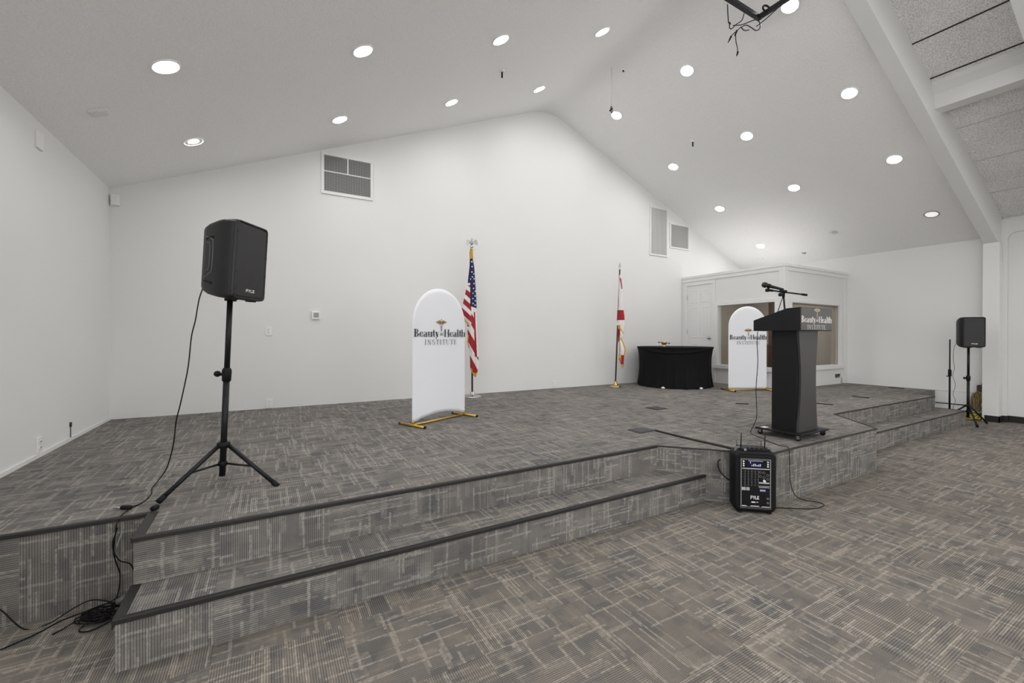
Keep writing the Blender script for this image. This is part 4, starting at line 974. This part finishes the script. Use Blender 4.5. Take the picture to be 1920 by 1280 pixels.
b = MB(); out(b, 0.046, 0.055, 0.250, 0.415); out(b, 0.042, 0.045, 0.254, 0.422, 0.0014); place_polys(b, rc(0.052, 0.342, 0.244, 0.350), 0, 0, 1, 1, -0.0085)
for x0, z0, x1, z1 in ((0.050, 0.180, 0.078, 0.204), (0.082, 0.180, 0.105, 0.204), (0.170, 0.236, 0.243, 0.247), (0.170, 0.214, 0.243, 0.219), (0.170, 0.204, 0.243, 0.209)): place_polys(b, rc(x0, z0, x1, z1), 0, 0, 1, 1, -0.0085)
for x in (0.072, 0.096, 0.120, 0.144, 0.166): place_polys(b, rc(x, 0.212, x+0.0012, 0.335), 0, 0, 1, 1, -0.0085)
b.build('panel_markings', M['panel_print'], pn)
b = MB(); b.box((0.086, -0.011, 0.358), (0.208, -0.007, 0.408)); sc = b.build('display', M['screen'], pn)
b = MB()
random.seed(3)
for i in range(6): place_polys(b, rc(0.118+i*0.0115, 0.366, 0.124+i*0.0115, 0.366+random.choice((0.010, 0.014, 0.018))), 0, 0, 1, 1, -0.0115)
place_polys(b, rc(0.096, 0.404, 0.196, 0.4065), 0, 0, 1, 1, -0.0115); place_polys(b, rc(0.108, 0.386, 0.112, 0.400), 0, 0, 1, 1, -0.0115)
b.build('display_segments', M['lit_text'], sc)
for z in (0.367, 0.383, 0.400):
    for x in (0.062, 0.232):
        b = MB(); b.cyl((x, -0.006, z), (x, -0.0135, z), 0.0058, n=10); b.build('push_button', M['white_plastic'], pn)
for i, x in enumerate((0.062, 0.086, 0.110, 0.134, 0.156)):
    for j in range(6):
        z = 0.218 + j*0.0205
        b = MB(); b.cyl((x, -0.006, z), (x, -0.017, z), 0.0062, 0.005, 10); b.build('knob', M['blacksoft'], pn)
b = MB()
for x in (0.062, 0.086, 0.110, 0.134, 0.156):
    for j in range(6): place_polys(b, ring_poly(x, 0.218+j*0.0205, 0.0088, 0.0088, 0.0078, 0.0078, 20, 200, 6), 0, 0, 1, 1, -0.0086)
b.build('knob_scales', M['letter_grey'], pn)
for x, z in ((0.180, 0.322), (0.204, 0.318), (0.230, 0.300), (0.180, 0.290), (0.206, 0.284), (0.232, 0.272)):
    b = MB(); b.cyl((x, -0.006, z), (x, -0.012, z), 0.010, n=14); b.build('jack_socket', M['greymetal'], pn)
    b = MB(); b.cyl((x, -0.0125, z), (x, -0.0115, z), 0.006, n=12); b.build('jack_hole', M['blacksoft'], pn)
b = MB(); b.cyl((0.206, -0.006, 0.258), (0.206, -0.02, 0.258), 0.009, n=14); b.build('master_knob', M['white_plastic'], pn)
b = MB(); b.box((0.170, -0.010, 0.172), (0.243, -0.007, 0.200)); md_ = b.build('media_slot', M['screen'], pn)
b = MB()
for i in range(5): place_polys(b, rc(0.178+i*0.008, 0.178, 0.182+i*0.008, 0.192), 0, 0, 1, 1, -0.0105)
b.build('slot_segments', M['lit_text'], md_)
b = MB(); pylogo(b, 0.142, 0.128, 0.060, 0.026, -0.0085)
for a in ((0.118, 0.088, 0.145, 0.097), (0.152, 0.091, 0.166, 0.096), (0.112, 0.058+0.004, 0.172, 0.066), (0.052, 0.060, 0.085, 0.0645), (0.192, 0.060, 0.244, 0.0635)): place_polys(b, rc(*a), 0, 0, 1, 1, -0.0085)
b.build('maker_lettering', M['letter_white'], pn)
for z in (0.125, 0.092):
    b = MB(); b.cyl((0.232, -0.006, z), (0.232, -0.012, z), 0.009, n=12); b.build('microphone_jack', M['greymetal'], pn)
b = MB(); b.box((0.050, 0.01, Hh+0.006), (0.246, D-0.03, Hh+0.030)); hn = b.build('top_tray', M['deep_black'], o, bevel=0.008)
for i in range(4):
    b = MB(); b.cyl((0.10+i*0.032, 0.02, Hh+0.028), (0.10+i*0.032, 0.02, Hh+0.036), 0.008, n=10); b.build('tray_knob', M['blacksoft'], hn)
b = MB(); b.box((0.072, 0.008, Hh+0.012), (0.088, 0.0105, Hh+0.028)); b.build('tray_sticker', M['grey_lcd'], hn)
b = MB(); b.tube(curve_pts([(0.058, D-0.02, Hh+0.0), (0.058, D-0.02, Hh+0.055), (0.066, D-0.02, Hh+0.064), (0.230, D-0.02, Hh+0.064), (0.238, D-0.02, Hh+0.055), (0.238, D-0.02, Hh+0.0)], 4), 0.0035, 8); b.build('trolley_handle', M['greymetal'], o)
for x, lean in ((0.062, 0.004), (0.230, 0.006)):
    b = MB(); b.cyl((x, 0.05, Hh+0.01), (x+lean, 0.055, Hh+0.135), 0.0048, 0.0038, 8); b.build('antenna', M['blacksoft'], o)
for sx in (0.025, W-0.025):
    b = MB(); b.tube(curve_pts([(sx, 0.04, Hh-0.02), (sx, 0.05, Hh+0.018), (sx+ (0.03 if sx < 0.1 else -0.03), 0.05, Hh+0.026)], 4), 0.012, 8); b.build('corner_guard', M['greymetal'], o)
for x in (0.03, W-0.06):
    b = MB(); b.box((x, 0.01, 0.0), (x+0.03, D-0.02, 0.014)); b.build('bottom_foot', M['blacksoft'], o, bevel=0.003)
b = MB(); b.tube(curve_pts([(3.215, 2.10, 0.195), (3.181, 2.130, 0.231), (3.163, 2.154, 0.266), (3.153, 2.166, 0.311), (3.155, 2.164, 0.346), (3.166, 2.152, 0.362)], 6), 0.0045, 6)
tag(b.build('power_cord', M['blacksoft']), 'short black cord bowing out at the left of the floor speaker', 'cable')

# ------------------------------------------------------------------ round table with black cloth and a small cup
TX, TY, TR = 6.79, 5.587, 0.665
o = thing('round_table', 'round table hidden under the black cloth, white feet showing', 'table', (TX, TY, S))
b = MB(); b.lathe([(TR, 0.705), (TR, 0.735), (TR-0.01, 0.738), (0, 0.738)], 40); b.build('table_top', M['desk'], o)
for a in (203, 262, 20, 80):
    x, y = 0.655*math.cos(math.radians(a)), 0.655*math.sin(math.radians(a))
    b = MB(); b.tube([(x*0.55, y*0.55, 0.70), (x*0.62, y*0.62, 0.35), (x*0.95, y*0.95, 0.03)], 0.014, 8); lg = b.build('leg', M['greymetal'], o)
    b = MB(); b.lathe([(0.030, 0.0), (0.036, 0.008), (0.034, 0.022), (0.014, 0.034)], 12, (x, y, 0.0)); b.build('foot_glide', M['white_plastic'], lg)
def pleat(r, z, a):
    k = max(0.0, (0.60 - z)/0.60)
    q = r + k*0.016*(math.sin(a*23+0.6*math.sin(a*5)) + 0.5*math.sin(a*41+1.0))
    da = (math.degrees(a) - 219 + 180) % 360 - 180                   # swag pulled across the front
    if abs(da) < 62 and z < 0.735:
        zc_ = 0.735 - 0.095*(1 - (da/62.0)**2)
        q += 0.016*math.exp(-((z - zc_)/0.018)**2) - 0.004*math.exp(-((z - zc_ + 0.03)/0.015)**2)
    return q
zs_ = [0.012, 0.05, 0.12, 0.2, 0.3, 0.4, 0.5, 0.56, 0.60] + [0.61+0.006*i for i in range(21)]
def crad(z): return 0.668 - 0.030*math.sin(PI*min(1, z/0.68)) + (0.020*max(0, (z-0.66)/0.07)**2)
b = MB(); b.lathe([(crad(z), z) for z in zs_] + [(0.688, 0.736), (0.688, 0.741), (0.675, 0.745), (0.45, 0.745), (0.0, 0.745)], 180, (0, 0, 0), fn=lambda r, z, a: pleat(r, z, a) if z < 0.735 else r, cap=False)
o = b.build('tablecloth', M['cloth']); o.location = (TX, TY, S)
tag(o, 'black floor length cloth with a swag on the round table', 'tablecloth')
o = thing('gold_cup', 'tiny gold cup with dark side knobs on the black tablecloth', 'cup', (6.46, 5.55, S+0.7455))
b = MB(); b.lathe([(0.040, 0.0), (0.042, 0.012), (0.030, 0.030), (0.034, 0.045), (0.046, 0.055), (0.048, 0.085), (0.040, 0.098), (0.028, 0.105), (0.0, 0.106)], 20); b.build('cup_body', M['cup_gold'], o)
b = MB(); b.lathe([(0.0485, 0.060), (0.050, 0.064), (0.050, 0.074), (0.0485, 0.078)], 20, cap=False); b.build('cup_band', M['brown'], o)
for sx in (-1, 1):
    d = Vector((sx*0.77, -sx*0.64, 0)); z = 0.082 if sx < 0 else 0.066
    b = MB(); b.tube([d*0.045+Vector((0, 0, z)), d*0.085+Vector((0, 0, z))], 0.004, 6); b.lathe([(0.0, -0.014), (0.012, -0.008), (0.014, 0.0), (0.012, 0.008), (0.0, 0.014)], 10, d*0.092+Vector((0, 0, z)), cap=False); b.build('side_knob', M['blacksoft'], o)

# ------------------------------------------------------------------ flags
def flag_cloth(parent, px0, py0, k, a, L, Rr, ys, colour, mats, pl, thick=0.022, name='flag_cloth'):
    """hanging folded cloth: outline left L(y) / right Rr(y) (in 1/k units from the pole), pattern colour(x,y)"""
    t = Vector((math.sin(a), -math.cos(a), 0)); u = Vector((math.cos(a), math.sin(a), 0))
    nx = 56; b = MB()
    def depth(x, y, f): return -thick*math.sin(PI*f)**0.6 - 0.016*math.sin(PI*f)*math.sin(f*pl*PI + 0.02*(y-py0) + 0.8)
    rows = []
    for y in ys:
        l, r = L(y), Rr(y); row = []
        for i in range(nx+1):
            f = i/nx; x = l + (r-l)*f; row.append((x, y, depth(x, y, f)))
        for i in range(nx-1, 0, -1):
            f = i/nx; x = l + (r-l)*f; row.append((x, y, -depth(x, y, f)*0.7))
        rows.append(row)
    n = len(rows[0]); vs = []
    for row in rows:
        for x, y, d in row: p = t*((x-px0)*k) + u*d; vs.append((p.x, p.y, (py0-y)*k))
    b.v = vs
    for j in range(len(rows)-1):
        for i in range(n):
            i2 = (i+1) % n
            b.f.append((j*n+i, j*n+i2, (j+1)*n+i2, (j+1)*n+i)); b.sm.append(True)
            cx = (rows[j][i][0]+rows[j][i2][0])/2; cy = (rows[j][i][1]+rows[j+1][i][1])/2; b.m.append(colour(cx, cy))
    for rj in (0, len(rows)-1):
        b.f.append(tuple(rj*n+i for i in range(n))); b.m.append(colour(rows[rj][0][0], rows[rj][0][1])); b.sm.append(False)
    o = b.build(name, mats, parent)
    return o, t, u, depth
def interp(tab):
    def f(y):
        if y <= tab[0][0]: return tab[0][1]
        for (ya, xa), (yb, xb) in zip(tab, tab[1:]):
            if y <= yb: return xa + (xb-xa)*(y-ya)/(yb-ya)
        return tab[-1][1]
    return f
# stars and stripes
FX, FY = 2.745, 6.02
aF = math.atan2(FY, FX)
o = thing('flag_on_pole', 'red white and blue striped flag on a pole with silver eagle', 'flag', (FX, FY, S), group='flags on poles')
b = MB(); b.lathe([(0.145, 0.0), (0.145, 0.008), (0.12, 0.024), (0.05, 0.034), (0.034, 0.05), (0.030, 0.075), (0.022, 0.085), (0.0, 0.086)], 28); b.build('base', M['silver'], o)
b = MB(); b.cyl((0, 0, 0.05), (-0.008, 0.004, 2.26), 0.0135, n=14); b.build('pole', M['wood_pole'], o)
fo = Vector((-0.009, 0.004, 2.26))
b = MB(); b.lathe([(0.016, 0.0), (0.019, 0.008), (0.012, 0.02), (0.022, 0.035), (0.026, 0.05), (0.018, 0.066), (0.008, 0.072)], 16, fo); fin = b.build('finial_ball', M['silver'], o)
tv = Vector((math.sin(aF), -math.cos(aF), 0))
b = MB()
b.lathe([(0.006, 0.0), (0.020, 0.02), (0.024, 0.045), (0.017, 0.070), (0.012, 0.085), (0.014, 0.095), (0.008, 0.105), (0.0, 0.108)], 12, fo+Vector((0, 0, 0.07)))
b.cyl(fo+tv*0.008+Vector((0, 0, 0.168)), fo+tv*0.028+Vector((0, 0, 0.162)), 0.005, 0.001, 8)
for sg in (-1, 1):   # wings: raised, drooping tips
    pts = [(0.014, 0.125), (0.050, 0.160), (0.078, 0.148), (0.092, 0.085), (0.078, 0.060), (0.072, 0.090), (0.058, 0.072), (0.050, 0.098), (0.034, 0.085), (0.020, 0.095)]
    rg = [[fo + tv*(sg*x) + Vector((math.cos(aF), math.sin(aF), 0))*dd + Vector((0, 0, z)) for x, z in pts] for dd in (-0.006, 0.006)]
    b.loft(rg, smooth=False)
b.build('eagle_finial', M['silver'], o)
k = 0.00822
Lf = interp([(466, 884.5), (474, 883), (488, 883.6), (500, 883.2), (515, 881.5), (528, 880), (531, 880.2), (545, 876.5), (560, 873), (580, 868.6), (590, 868), (600, 873), (607, 879), (625, 880), (640, 878.8), (650, 881), (660, 884), (690, 884.6), (700, 888), (706, 893.5)])
Rf = interp([(466, 887.5), (474, 889.5), (488, 889.6), (500, 892), (530, 894), (560, 896), (600, 897.3), (640, 899), (670, 900), (688, 900.5), (698, 898), (706, 896)])
def us_col(x, y):                # 0 red 1 white 2 blue 3 gold
    l, r = Lf(y), Rf(y)
    if y < 486: return 3
    if 586 < y < 609 and x < Lf(y) + (2.6 if y > 591 else 1.0 + (y-586)*0.3): return 3
    if 628 < y < 652 and x < l + 2.2: return 3
    if y > 689 and (x < l + 3.0 or y > 698): return 3
    edge = 881.0 if y < 531 else 884.6
    bot = 574 + 0.35*(x-885)
    if y < bot and x > edge - 2.5 and (y < 531 or x > 884.6): return 2
    if x < 886.5 and y < 612:
        q = (y - 0.95*(x-876) - 541) % 21.0
        return 0 if q < 11.5 and y > 535 else 1
    if x > 892.5 + (y-640)*0.02 and y < 668: return 0 if x < 895.2 + (y-620)*0.045 and y > 585 else 1
    q = (y - (1.6 + 0.003*(y-590))*(x-884) - 583) % 41.0
    return 0 if q < 22 else 1
ys = [466 + i*0.6 for i in range(401)]
ob, t_, u_, dp = flag_cloth(o, 888.5, 743.5, k, aF, Lf, Rf, ys, us_col, [M['red'], M['white'], M['blue'], M['fringe']], 3.0, 0.034)
for sx, sy in ((887.4, 492), (888, 501), (887.6, 511), (891, 514), (888.5, 520), (891.6, 523), (891.5, 532), (890.6, 541), (894, 546), (889.8, 550), (893.6, 555), (889.5, 560), (894.2, 564), (889.7, 569), (893.8, 572), (885.5, 524)):
    b = MB(); f = (sx-Lf(sy))/(Rf(sy)-Lf(sy)); d = dp(sx, sy, f) - 0.006
    c = t_*((sx-888.5)*k) + u_*d; cz = (743.5-sy)*k; pts = []
    for i in range(10):
        rr = 0.0165 if i % 2 == 0 else 0.007; a = PI/2 + i*PI/5; p = c + t_*(rr*math.cos(a)); pts.append((p.x, p.y, cz + rr*math.sin(a)))
    cc = (c.x, c.y, cz); base = len(b.v); b.v += pts + [cc]
    for i in range(10): b.f.append((base+i, base+(i+1) % 10, base+10)); b.m.append(0); b.sm.append(False)
    b.build('star', M['white'], ob)
for q, (x0, z1) in enumerate(((0.004, 2.10), (-0.010, 2.12))):
    p = t_*x0 - u_*0.03
    b = MB(); b.tube([(p.x*0.3, p.y*0.3, 2.25), (p.x, p.y, 2.22), (p.x*1.1, p.y*1.1, z1+0.05)], 0.005, 6); b.lathe([(0.005, 0.06), (0.009, 0.045), (0.008, 0.0)], 8, (p.x*1.1, p.y*1.1, z1)); b.build('gold_tassel', M['fringe'], o)
# red and white state flag
GX, GY = 5.627, 5.952
aG = math.atan2(GY, GX); kg = 0.00945
o = thing('flag_on_pole', 'white flag with red bands and gold fringe left of the black table', 'flag', (GX, GY, S), group='flags on poles')
b = MB(); b.lathe([(0.105, 0.0), (0.105, 0.010), (0.06, 0.026), (0.034, 0.034), (0.028, 0.10), (0.022, 0.104), (0.0, 0.105)], 24); b.build('base', M['brass'], o)
tg = Vector((math.sin(aG), -math.cos(aG), 0))
topg = tg*0.072 + Vector((0, 0, 2.16))
b = MB(); b.cyl((0, 0, 0.08), topg, 0.0135, n=14); b.build('pole', M['wood_pole'], o)
b = MB(); b.lathe([(0.018, 0.0), (0.022, 0.01), (0.012, 0.025), (0.016, 0.045), (0.020, 0.07), (0.010, 0.12), (0.0, 0.16)], 12, topg, fn=lambda r, z, a: r*(1 if z < 0.03 else 0.55+0.45*abs(math.cos(a-aG-PI/2)))); b.build('spear_finial', M['silver'], o)
Lg = interp([(506, 1160.5), (530, 1158.6), (560, 1157.6), (590, 1156.4), (604, 1155.4), (609, 1157), (620, 1158.6), (640, 1159.0), (655, 1161.5), (664, 1160), (672, 1160.5), (684, 1166)])
Rg = interp([(506, 1163.5), (514, 1164.5), (530, 1166.5), (560, 1168.6), (577, 1169.3), (592, 1171.5), (606, 1171.5), (614, 1169.2), (624, 1170), (632, 1165.5), (640, 1170), (650, 1173.4), (658, 1172.5), (666, 1170.8), (684, 1169.5), (688, 1168.4)])
def fl_col(x, y):
    l, r = Lg(y), Rg(y)
    if 575 < y < 594.5: return 0 if x < 1170.3 else 3
    if 513 < y < 534 and x > 1161.5 + (y-513)*0.17: return 0
    if 604 < y < 634 and x > 1157 + (y-606)*0.75 and x < 1161 + (y-606)*0.62 : return 3
    if 604 < y < 612 and x < 1163: return 3
    if 612 < y < 640 and x < 1162.5 - max(0, y-632)*0.5: return 0
    if 630 < y < 662 and x > r - 2.6: return 3
    if 662 < y < 676 and x < 1164.6: return 3
    if y > 663 and x < r - 0.4 and y < 681: return 0
    if y >= 679: return 3
    return 1
ys = [506 + i*0.75 for i in range(244)]
ob, t_, u_, dp = flag_cloth(o, 1154.0, 725.5, kg, aG, Lg, Rg, ys, fl_col, [M['red'], M['white'], M['blue'], M['fringe']], 2.5, 0.03)
p = t_*0.075 - u_*0.05
b = MB(); b.tube([(p.x, p.y, 0.95), (p.x, p.y, 0.60)], 0.005, 6); b.lathe([(0.006, 0.10), (0.018, 0.08), (0.018, 0.0)], 8, (p.x, p.y, 0.50)); b.build('gold_tassel', M['fringe'], o)

# ------------------------------------------------------------------ loose cables
z0 = S + 0.004
b = MB(); b.tube(curve_pts([(-0.335, 3.20, 1.640), (-0.352, 3.17, 1.56), (-0.366, 3.145, 1.44), (-0.385, 3.143, 1.34), (-0.402, 3.142, 1.155), (-0.436, 3.139, 0.954), (-0.460, 3.16, 0.847), (-0.482, 3.22, 0.70), (-0.53, 3.33, 0.54), (-0.585, 3.42, z0+0.02), (-0.60, 3.32, z0), (-0.580, 3.19, z0), (-0.598, 3.05, z0), (-0.64, 2.99, z0+0.003)], 8), 0.0034, 7)
tag(b.build('speaker_cable', M['blacksoft']), 'black cable hanging from the left loudspeaker down to the stage floor', 'cable')
o = thing('cable_plug', 'black cable connector with pale tip lying on the stage edge at left', 'plug', (-0.64, 2.99, S+0.011), math.radians(-12))
b = MB(); b.lathe([(0.006, -0.02), (0.011, -0.015), (0.011, 0.03), (0.007, 0.036)], 12, R=rot_to((-1, 0.25, 0))); b.build('plug_body', M['blacksoft'], o)
b = MB(); b.lathe([(0.004, 0.034), (0.004, 0.065), (0.001, 0.07)], 10, R=rot_to((-1, 0.25, 0))); b.build('plug_tip', M['silver'], o)
def cab(label, pts, r=0.003, m='blacksoft', name='cable'):
    b = MB(); b.tube(curve_pts(pts, 8), r, 7); return tag(b.build(name, M[m]), label, 'cable')
yr = 2.85
cab('black cable dropping over the stage edge beside the left steps', [(-0.63, 2.985, z0), (-0.64, 2.90, z0+0.004), (-0.650, 2.846, S-0.01), (-0.655, 2.842, 0.36), (-0.664, 2.845, 0.273), (-0.655, 2.845, 0.21), (-0.64, 2.845, 0.148), (-0.645, 2.84, 0.06), (-0.66, 2.80, 0.012)])
cab('black cable bowing out below the stage edge, nearer the left steps', [(-0.650, 2.85, S-0.04), (-0.665, 2.835, 0.30), (-0.640, 2.83, 0.225), (-0.595, 2.83, 0.19), (-0.575, 2.825, 0.10), (-0.60, 2.80, 0.015)])
cab('pale grey wire end sticking up against the riser left of the steps', [(-0.628, 2.835, 0.365), (-0.636, 2.83, 0.335), (-0.646, 2.825, 0.295)], 0.003, 'grey_lcd', 'wire_end')
cab('thin cable lying along the foot of the stage riser to the left edge', [(-1.10, 2.846, 0.125), (-1.05, 2.84, 0.10), (-0.96, 2.80, 0.005), (-0.88, 2.80, 0.005), (-0.80, 2.825, 0.04), (-0.74, 2.83, 0.055), (-0.68, 2.83, 0.03), (-0.64, 2.81, 0.008)])
cab('thin cable running over the floor to the lower left corner', [(-1.08, 2.60, 0.004), (-0.99, 2.665, 0.004), (-0.90, 2.73, 0.004), (-0.84, 2.80, 0.004), (-0.76, 2.83, 0.006), (-0.69, 2.825, 0.012), (-0.63, 2.79, 0.012)])
o = thing('cable_coil', 'tangled heap of black cables on the floor beside the left steps', 'cable', (-0.67, 2.74, 0.0))
random.seed(11)
for i in range(9):
    cx, cy = -0.015 + 0.03*random.uniform(-1, 1), -0.005 + 0.025*random.uniform(-1, 1)
    rx, ry, ph = random.uniform(0.04, 0.075), random.uniform(0.022, 0.05), random.uniform(0, 6)
    pts = []
    for j in range(15):
        a = ph + j*2*PI/13; pts.append((cx + rx*math.cos(a)*0.9 + ry*0.3*math.sin(a), cy + ry*math.sin(a) - rx*0.35*math.cos(a), 0.006 + 0.006*i*0.5 + 0.006*random.random()))
    b = MB(); b.tube(curve_pts(pts, 4), 0.003, 6); b.build('cable_loop', M['blacksoft'], o)
for pts in ([(0.03, 0.02, 0.03), (-0.03, 0.0, 0.03), (-0.09, -0.005, 0.02), (-0.14, -0.03, 0.006), (-0.165, -0.05, 0.004)], [(0.05, 0.03, 0.03), (-0.02, -0.04, 0.03), (-0.07, -0.075, 0.008), (-0.03, -0.105, 0.006), (0.03, -0.07, 0.008), (0.07, -0.02, 0.02)], [(0.04, 0.05, 0.06), (0.0, 0.03, 0.05), (-0.05, 0.02, 0.03), (-0.10, 0.01, 0.01)]):
    b = MB(); b.tube(curve_pts(pts, 8), 0.003, 6); b.build('cable_end', M['blacksoft'], o)
b = MB(); b.lathe([(0.008, -0.03), (0.016, -0.025), (0.016, 0.03), (0.008, 0.036)], 10, (0.06, 0.03, 0.055), R=rot_to((0.9, 0.3, 0.3))); b.build('connector', M['greymetal'], o)
b = MB(); b.lathe([(0.010, -0.02), (0.014, -0.012), (0.014, 0.014), (0.010, 0.018)], 10, (-0.512, 2.90, S+0.015), R=rot_to((0.5, 0.8, 0)))
tag(b.build('cable_clip', M['blacksoft']), 'small black clip at the corner of the stage edge above the left steps', 'clip')
cab('thin dark cable hanging from the right loudspeaker down the wall', [(9.475, 2.385, 1.27), (9.464, 2.415, 1.18), (9.46, 2.42, 1.0), (9.468, 2.41, 0.86), (9.455, 2.425, 0.74), (9.47, 2.40, 0.60), (9.455, 2.42, 0.45), (9.475, 2.40, 0.34), (9.46, 2.42, 0.23), (9.47, 2.41, 0.06), (9.52, 2.42, 0.006)], 0.0035, 'greymetal', 'speaker_cable')
# yellow cord, olive rope and brown box behind the column
o = thing('extension_cord', 'heap of bright yellow cord at the foot of the column', 'cord', (10.02, 2.34, 0.0))
random.seed(5)
for i in range(10):
    pts = []; ph = random.uniform(0, 6); rx, ry = random.uniform(0.05, 0.10), random.uniform(0.04, 0.075); zz0 = 0.012 + i*0.011
    for j in range(14):
        a = ph + j*2*PI/12; pts.append((rx*math.cos(a), ry*math.sin(a)*1.2, zz0 + 0.016*math.sin(2*a+i)+0.012))
    b = MB(); b.tube(curve_pts(pts, 4), 0.0085, 7); b.build('cord_loop', M['yellow'], o)
o = thing('rope_bundle', 'olive and brown cord bundle hanging behind the column', 'cord', (10.14, 2.30, 0.14))
for i in range(8):
    pts = []; ph = random.uniform(-0.3, 0.3)
    for j in range(11):
        a = PI/2 + ph + j*2*PI/10; pts.append((0.028*math.sin(i*2.1+j*0.3), (0.030+0.010*(i % 4))*math.cos(a) + 0.035*math.sin(i*1.7) - 0.03*math.sin(a)*math.cos(i), 0.16 + (0.10+0.012*(i*5 % 6))*math.sin(a) + 0.02*math.sin(3*a+i)))
    b = MB(); b.tube(curve_pts(pts, 4), 0.010, 7); b.build('cord_loop', M['olive' if i % 3 else 'yellow'], o)
b = MB(); b.tube(curve_pts([(0.0, 0.0, 0.32), (0.01, -0.03, 0.42), (0.02, -0.06, 0.50), (0.02, -0.09, 0.56)], 5), 0.006, 6); b.build('cord_end', M['olive'], o)
b = MB(); b.box((10.13, 2.225, 0.435), (10.23, 2.315, 0.565))
tag(b.build('wall_box', M['brownbox'], bevel=0.006), 'small dark brown box on the wall behind the column', 'box')

# ------------------------------------------------------------------ world, camera, view
w = bpy.data.worlds.new('World'); scene.world = w; w.use_nodes = True
w.node_tree.nodes['Background'].inputs[0].default_value = (0.75, 0.80, 0.88, 1); w.node_tree.nodes['Background'].inputs[1].default_value = 0.2
cam = bpy.data.cameras.new('camera'); co = bpy.data.objects.new('camera', cam); COL.objects.link(co); scene.camera = co
cam.sensor_width = 36; cam.lens = 803.75*36/1920; cam.shift_y = -4.8/1920; cam.clip_start = 0.05
yaw, pitch, roll = 0.5202, -0.0038, 0.0014
r = Vector((math.cos(yaw), -math.sin(yaw), 0)); f = Vector((math.sin(yaw), math.cos(yaw), 0)); u = Vector((0, 0, 1))
f2 = f*math.cos(pitch) + u*math.sin(pitch); u2 = u*math.cos(pitch) - f*math.sin(pitch)
r3 = r*math.cos(roll) + u2*math.sin(roll); u3 = u2*math.cos(roll) - r*math.sin(roll)
m = Matrix((r3, u3, -f2)).transposed().to_4x4(); m.translation = Vector((0, 0, 1.34)); co.matrix_world = m
vs = scene.view_settings; vs.view_transform = 'Standard'; vs.look = 'None'; vs.gamma = 1.0; vs.use_curve_mapping = False
vs.exposure = 0.0
cy = scene.cycles
cy.use_denoising = True; cy.max_bounces = 12; cy.diffuse_bounces = 8; cy.glossy_bounces = 4; cy.transparent_max_bounces = 8
cy.sample_clamp_indirect = 8.0; cy.caustics_reflective = False; cy.caustics_refractive = False
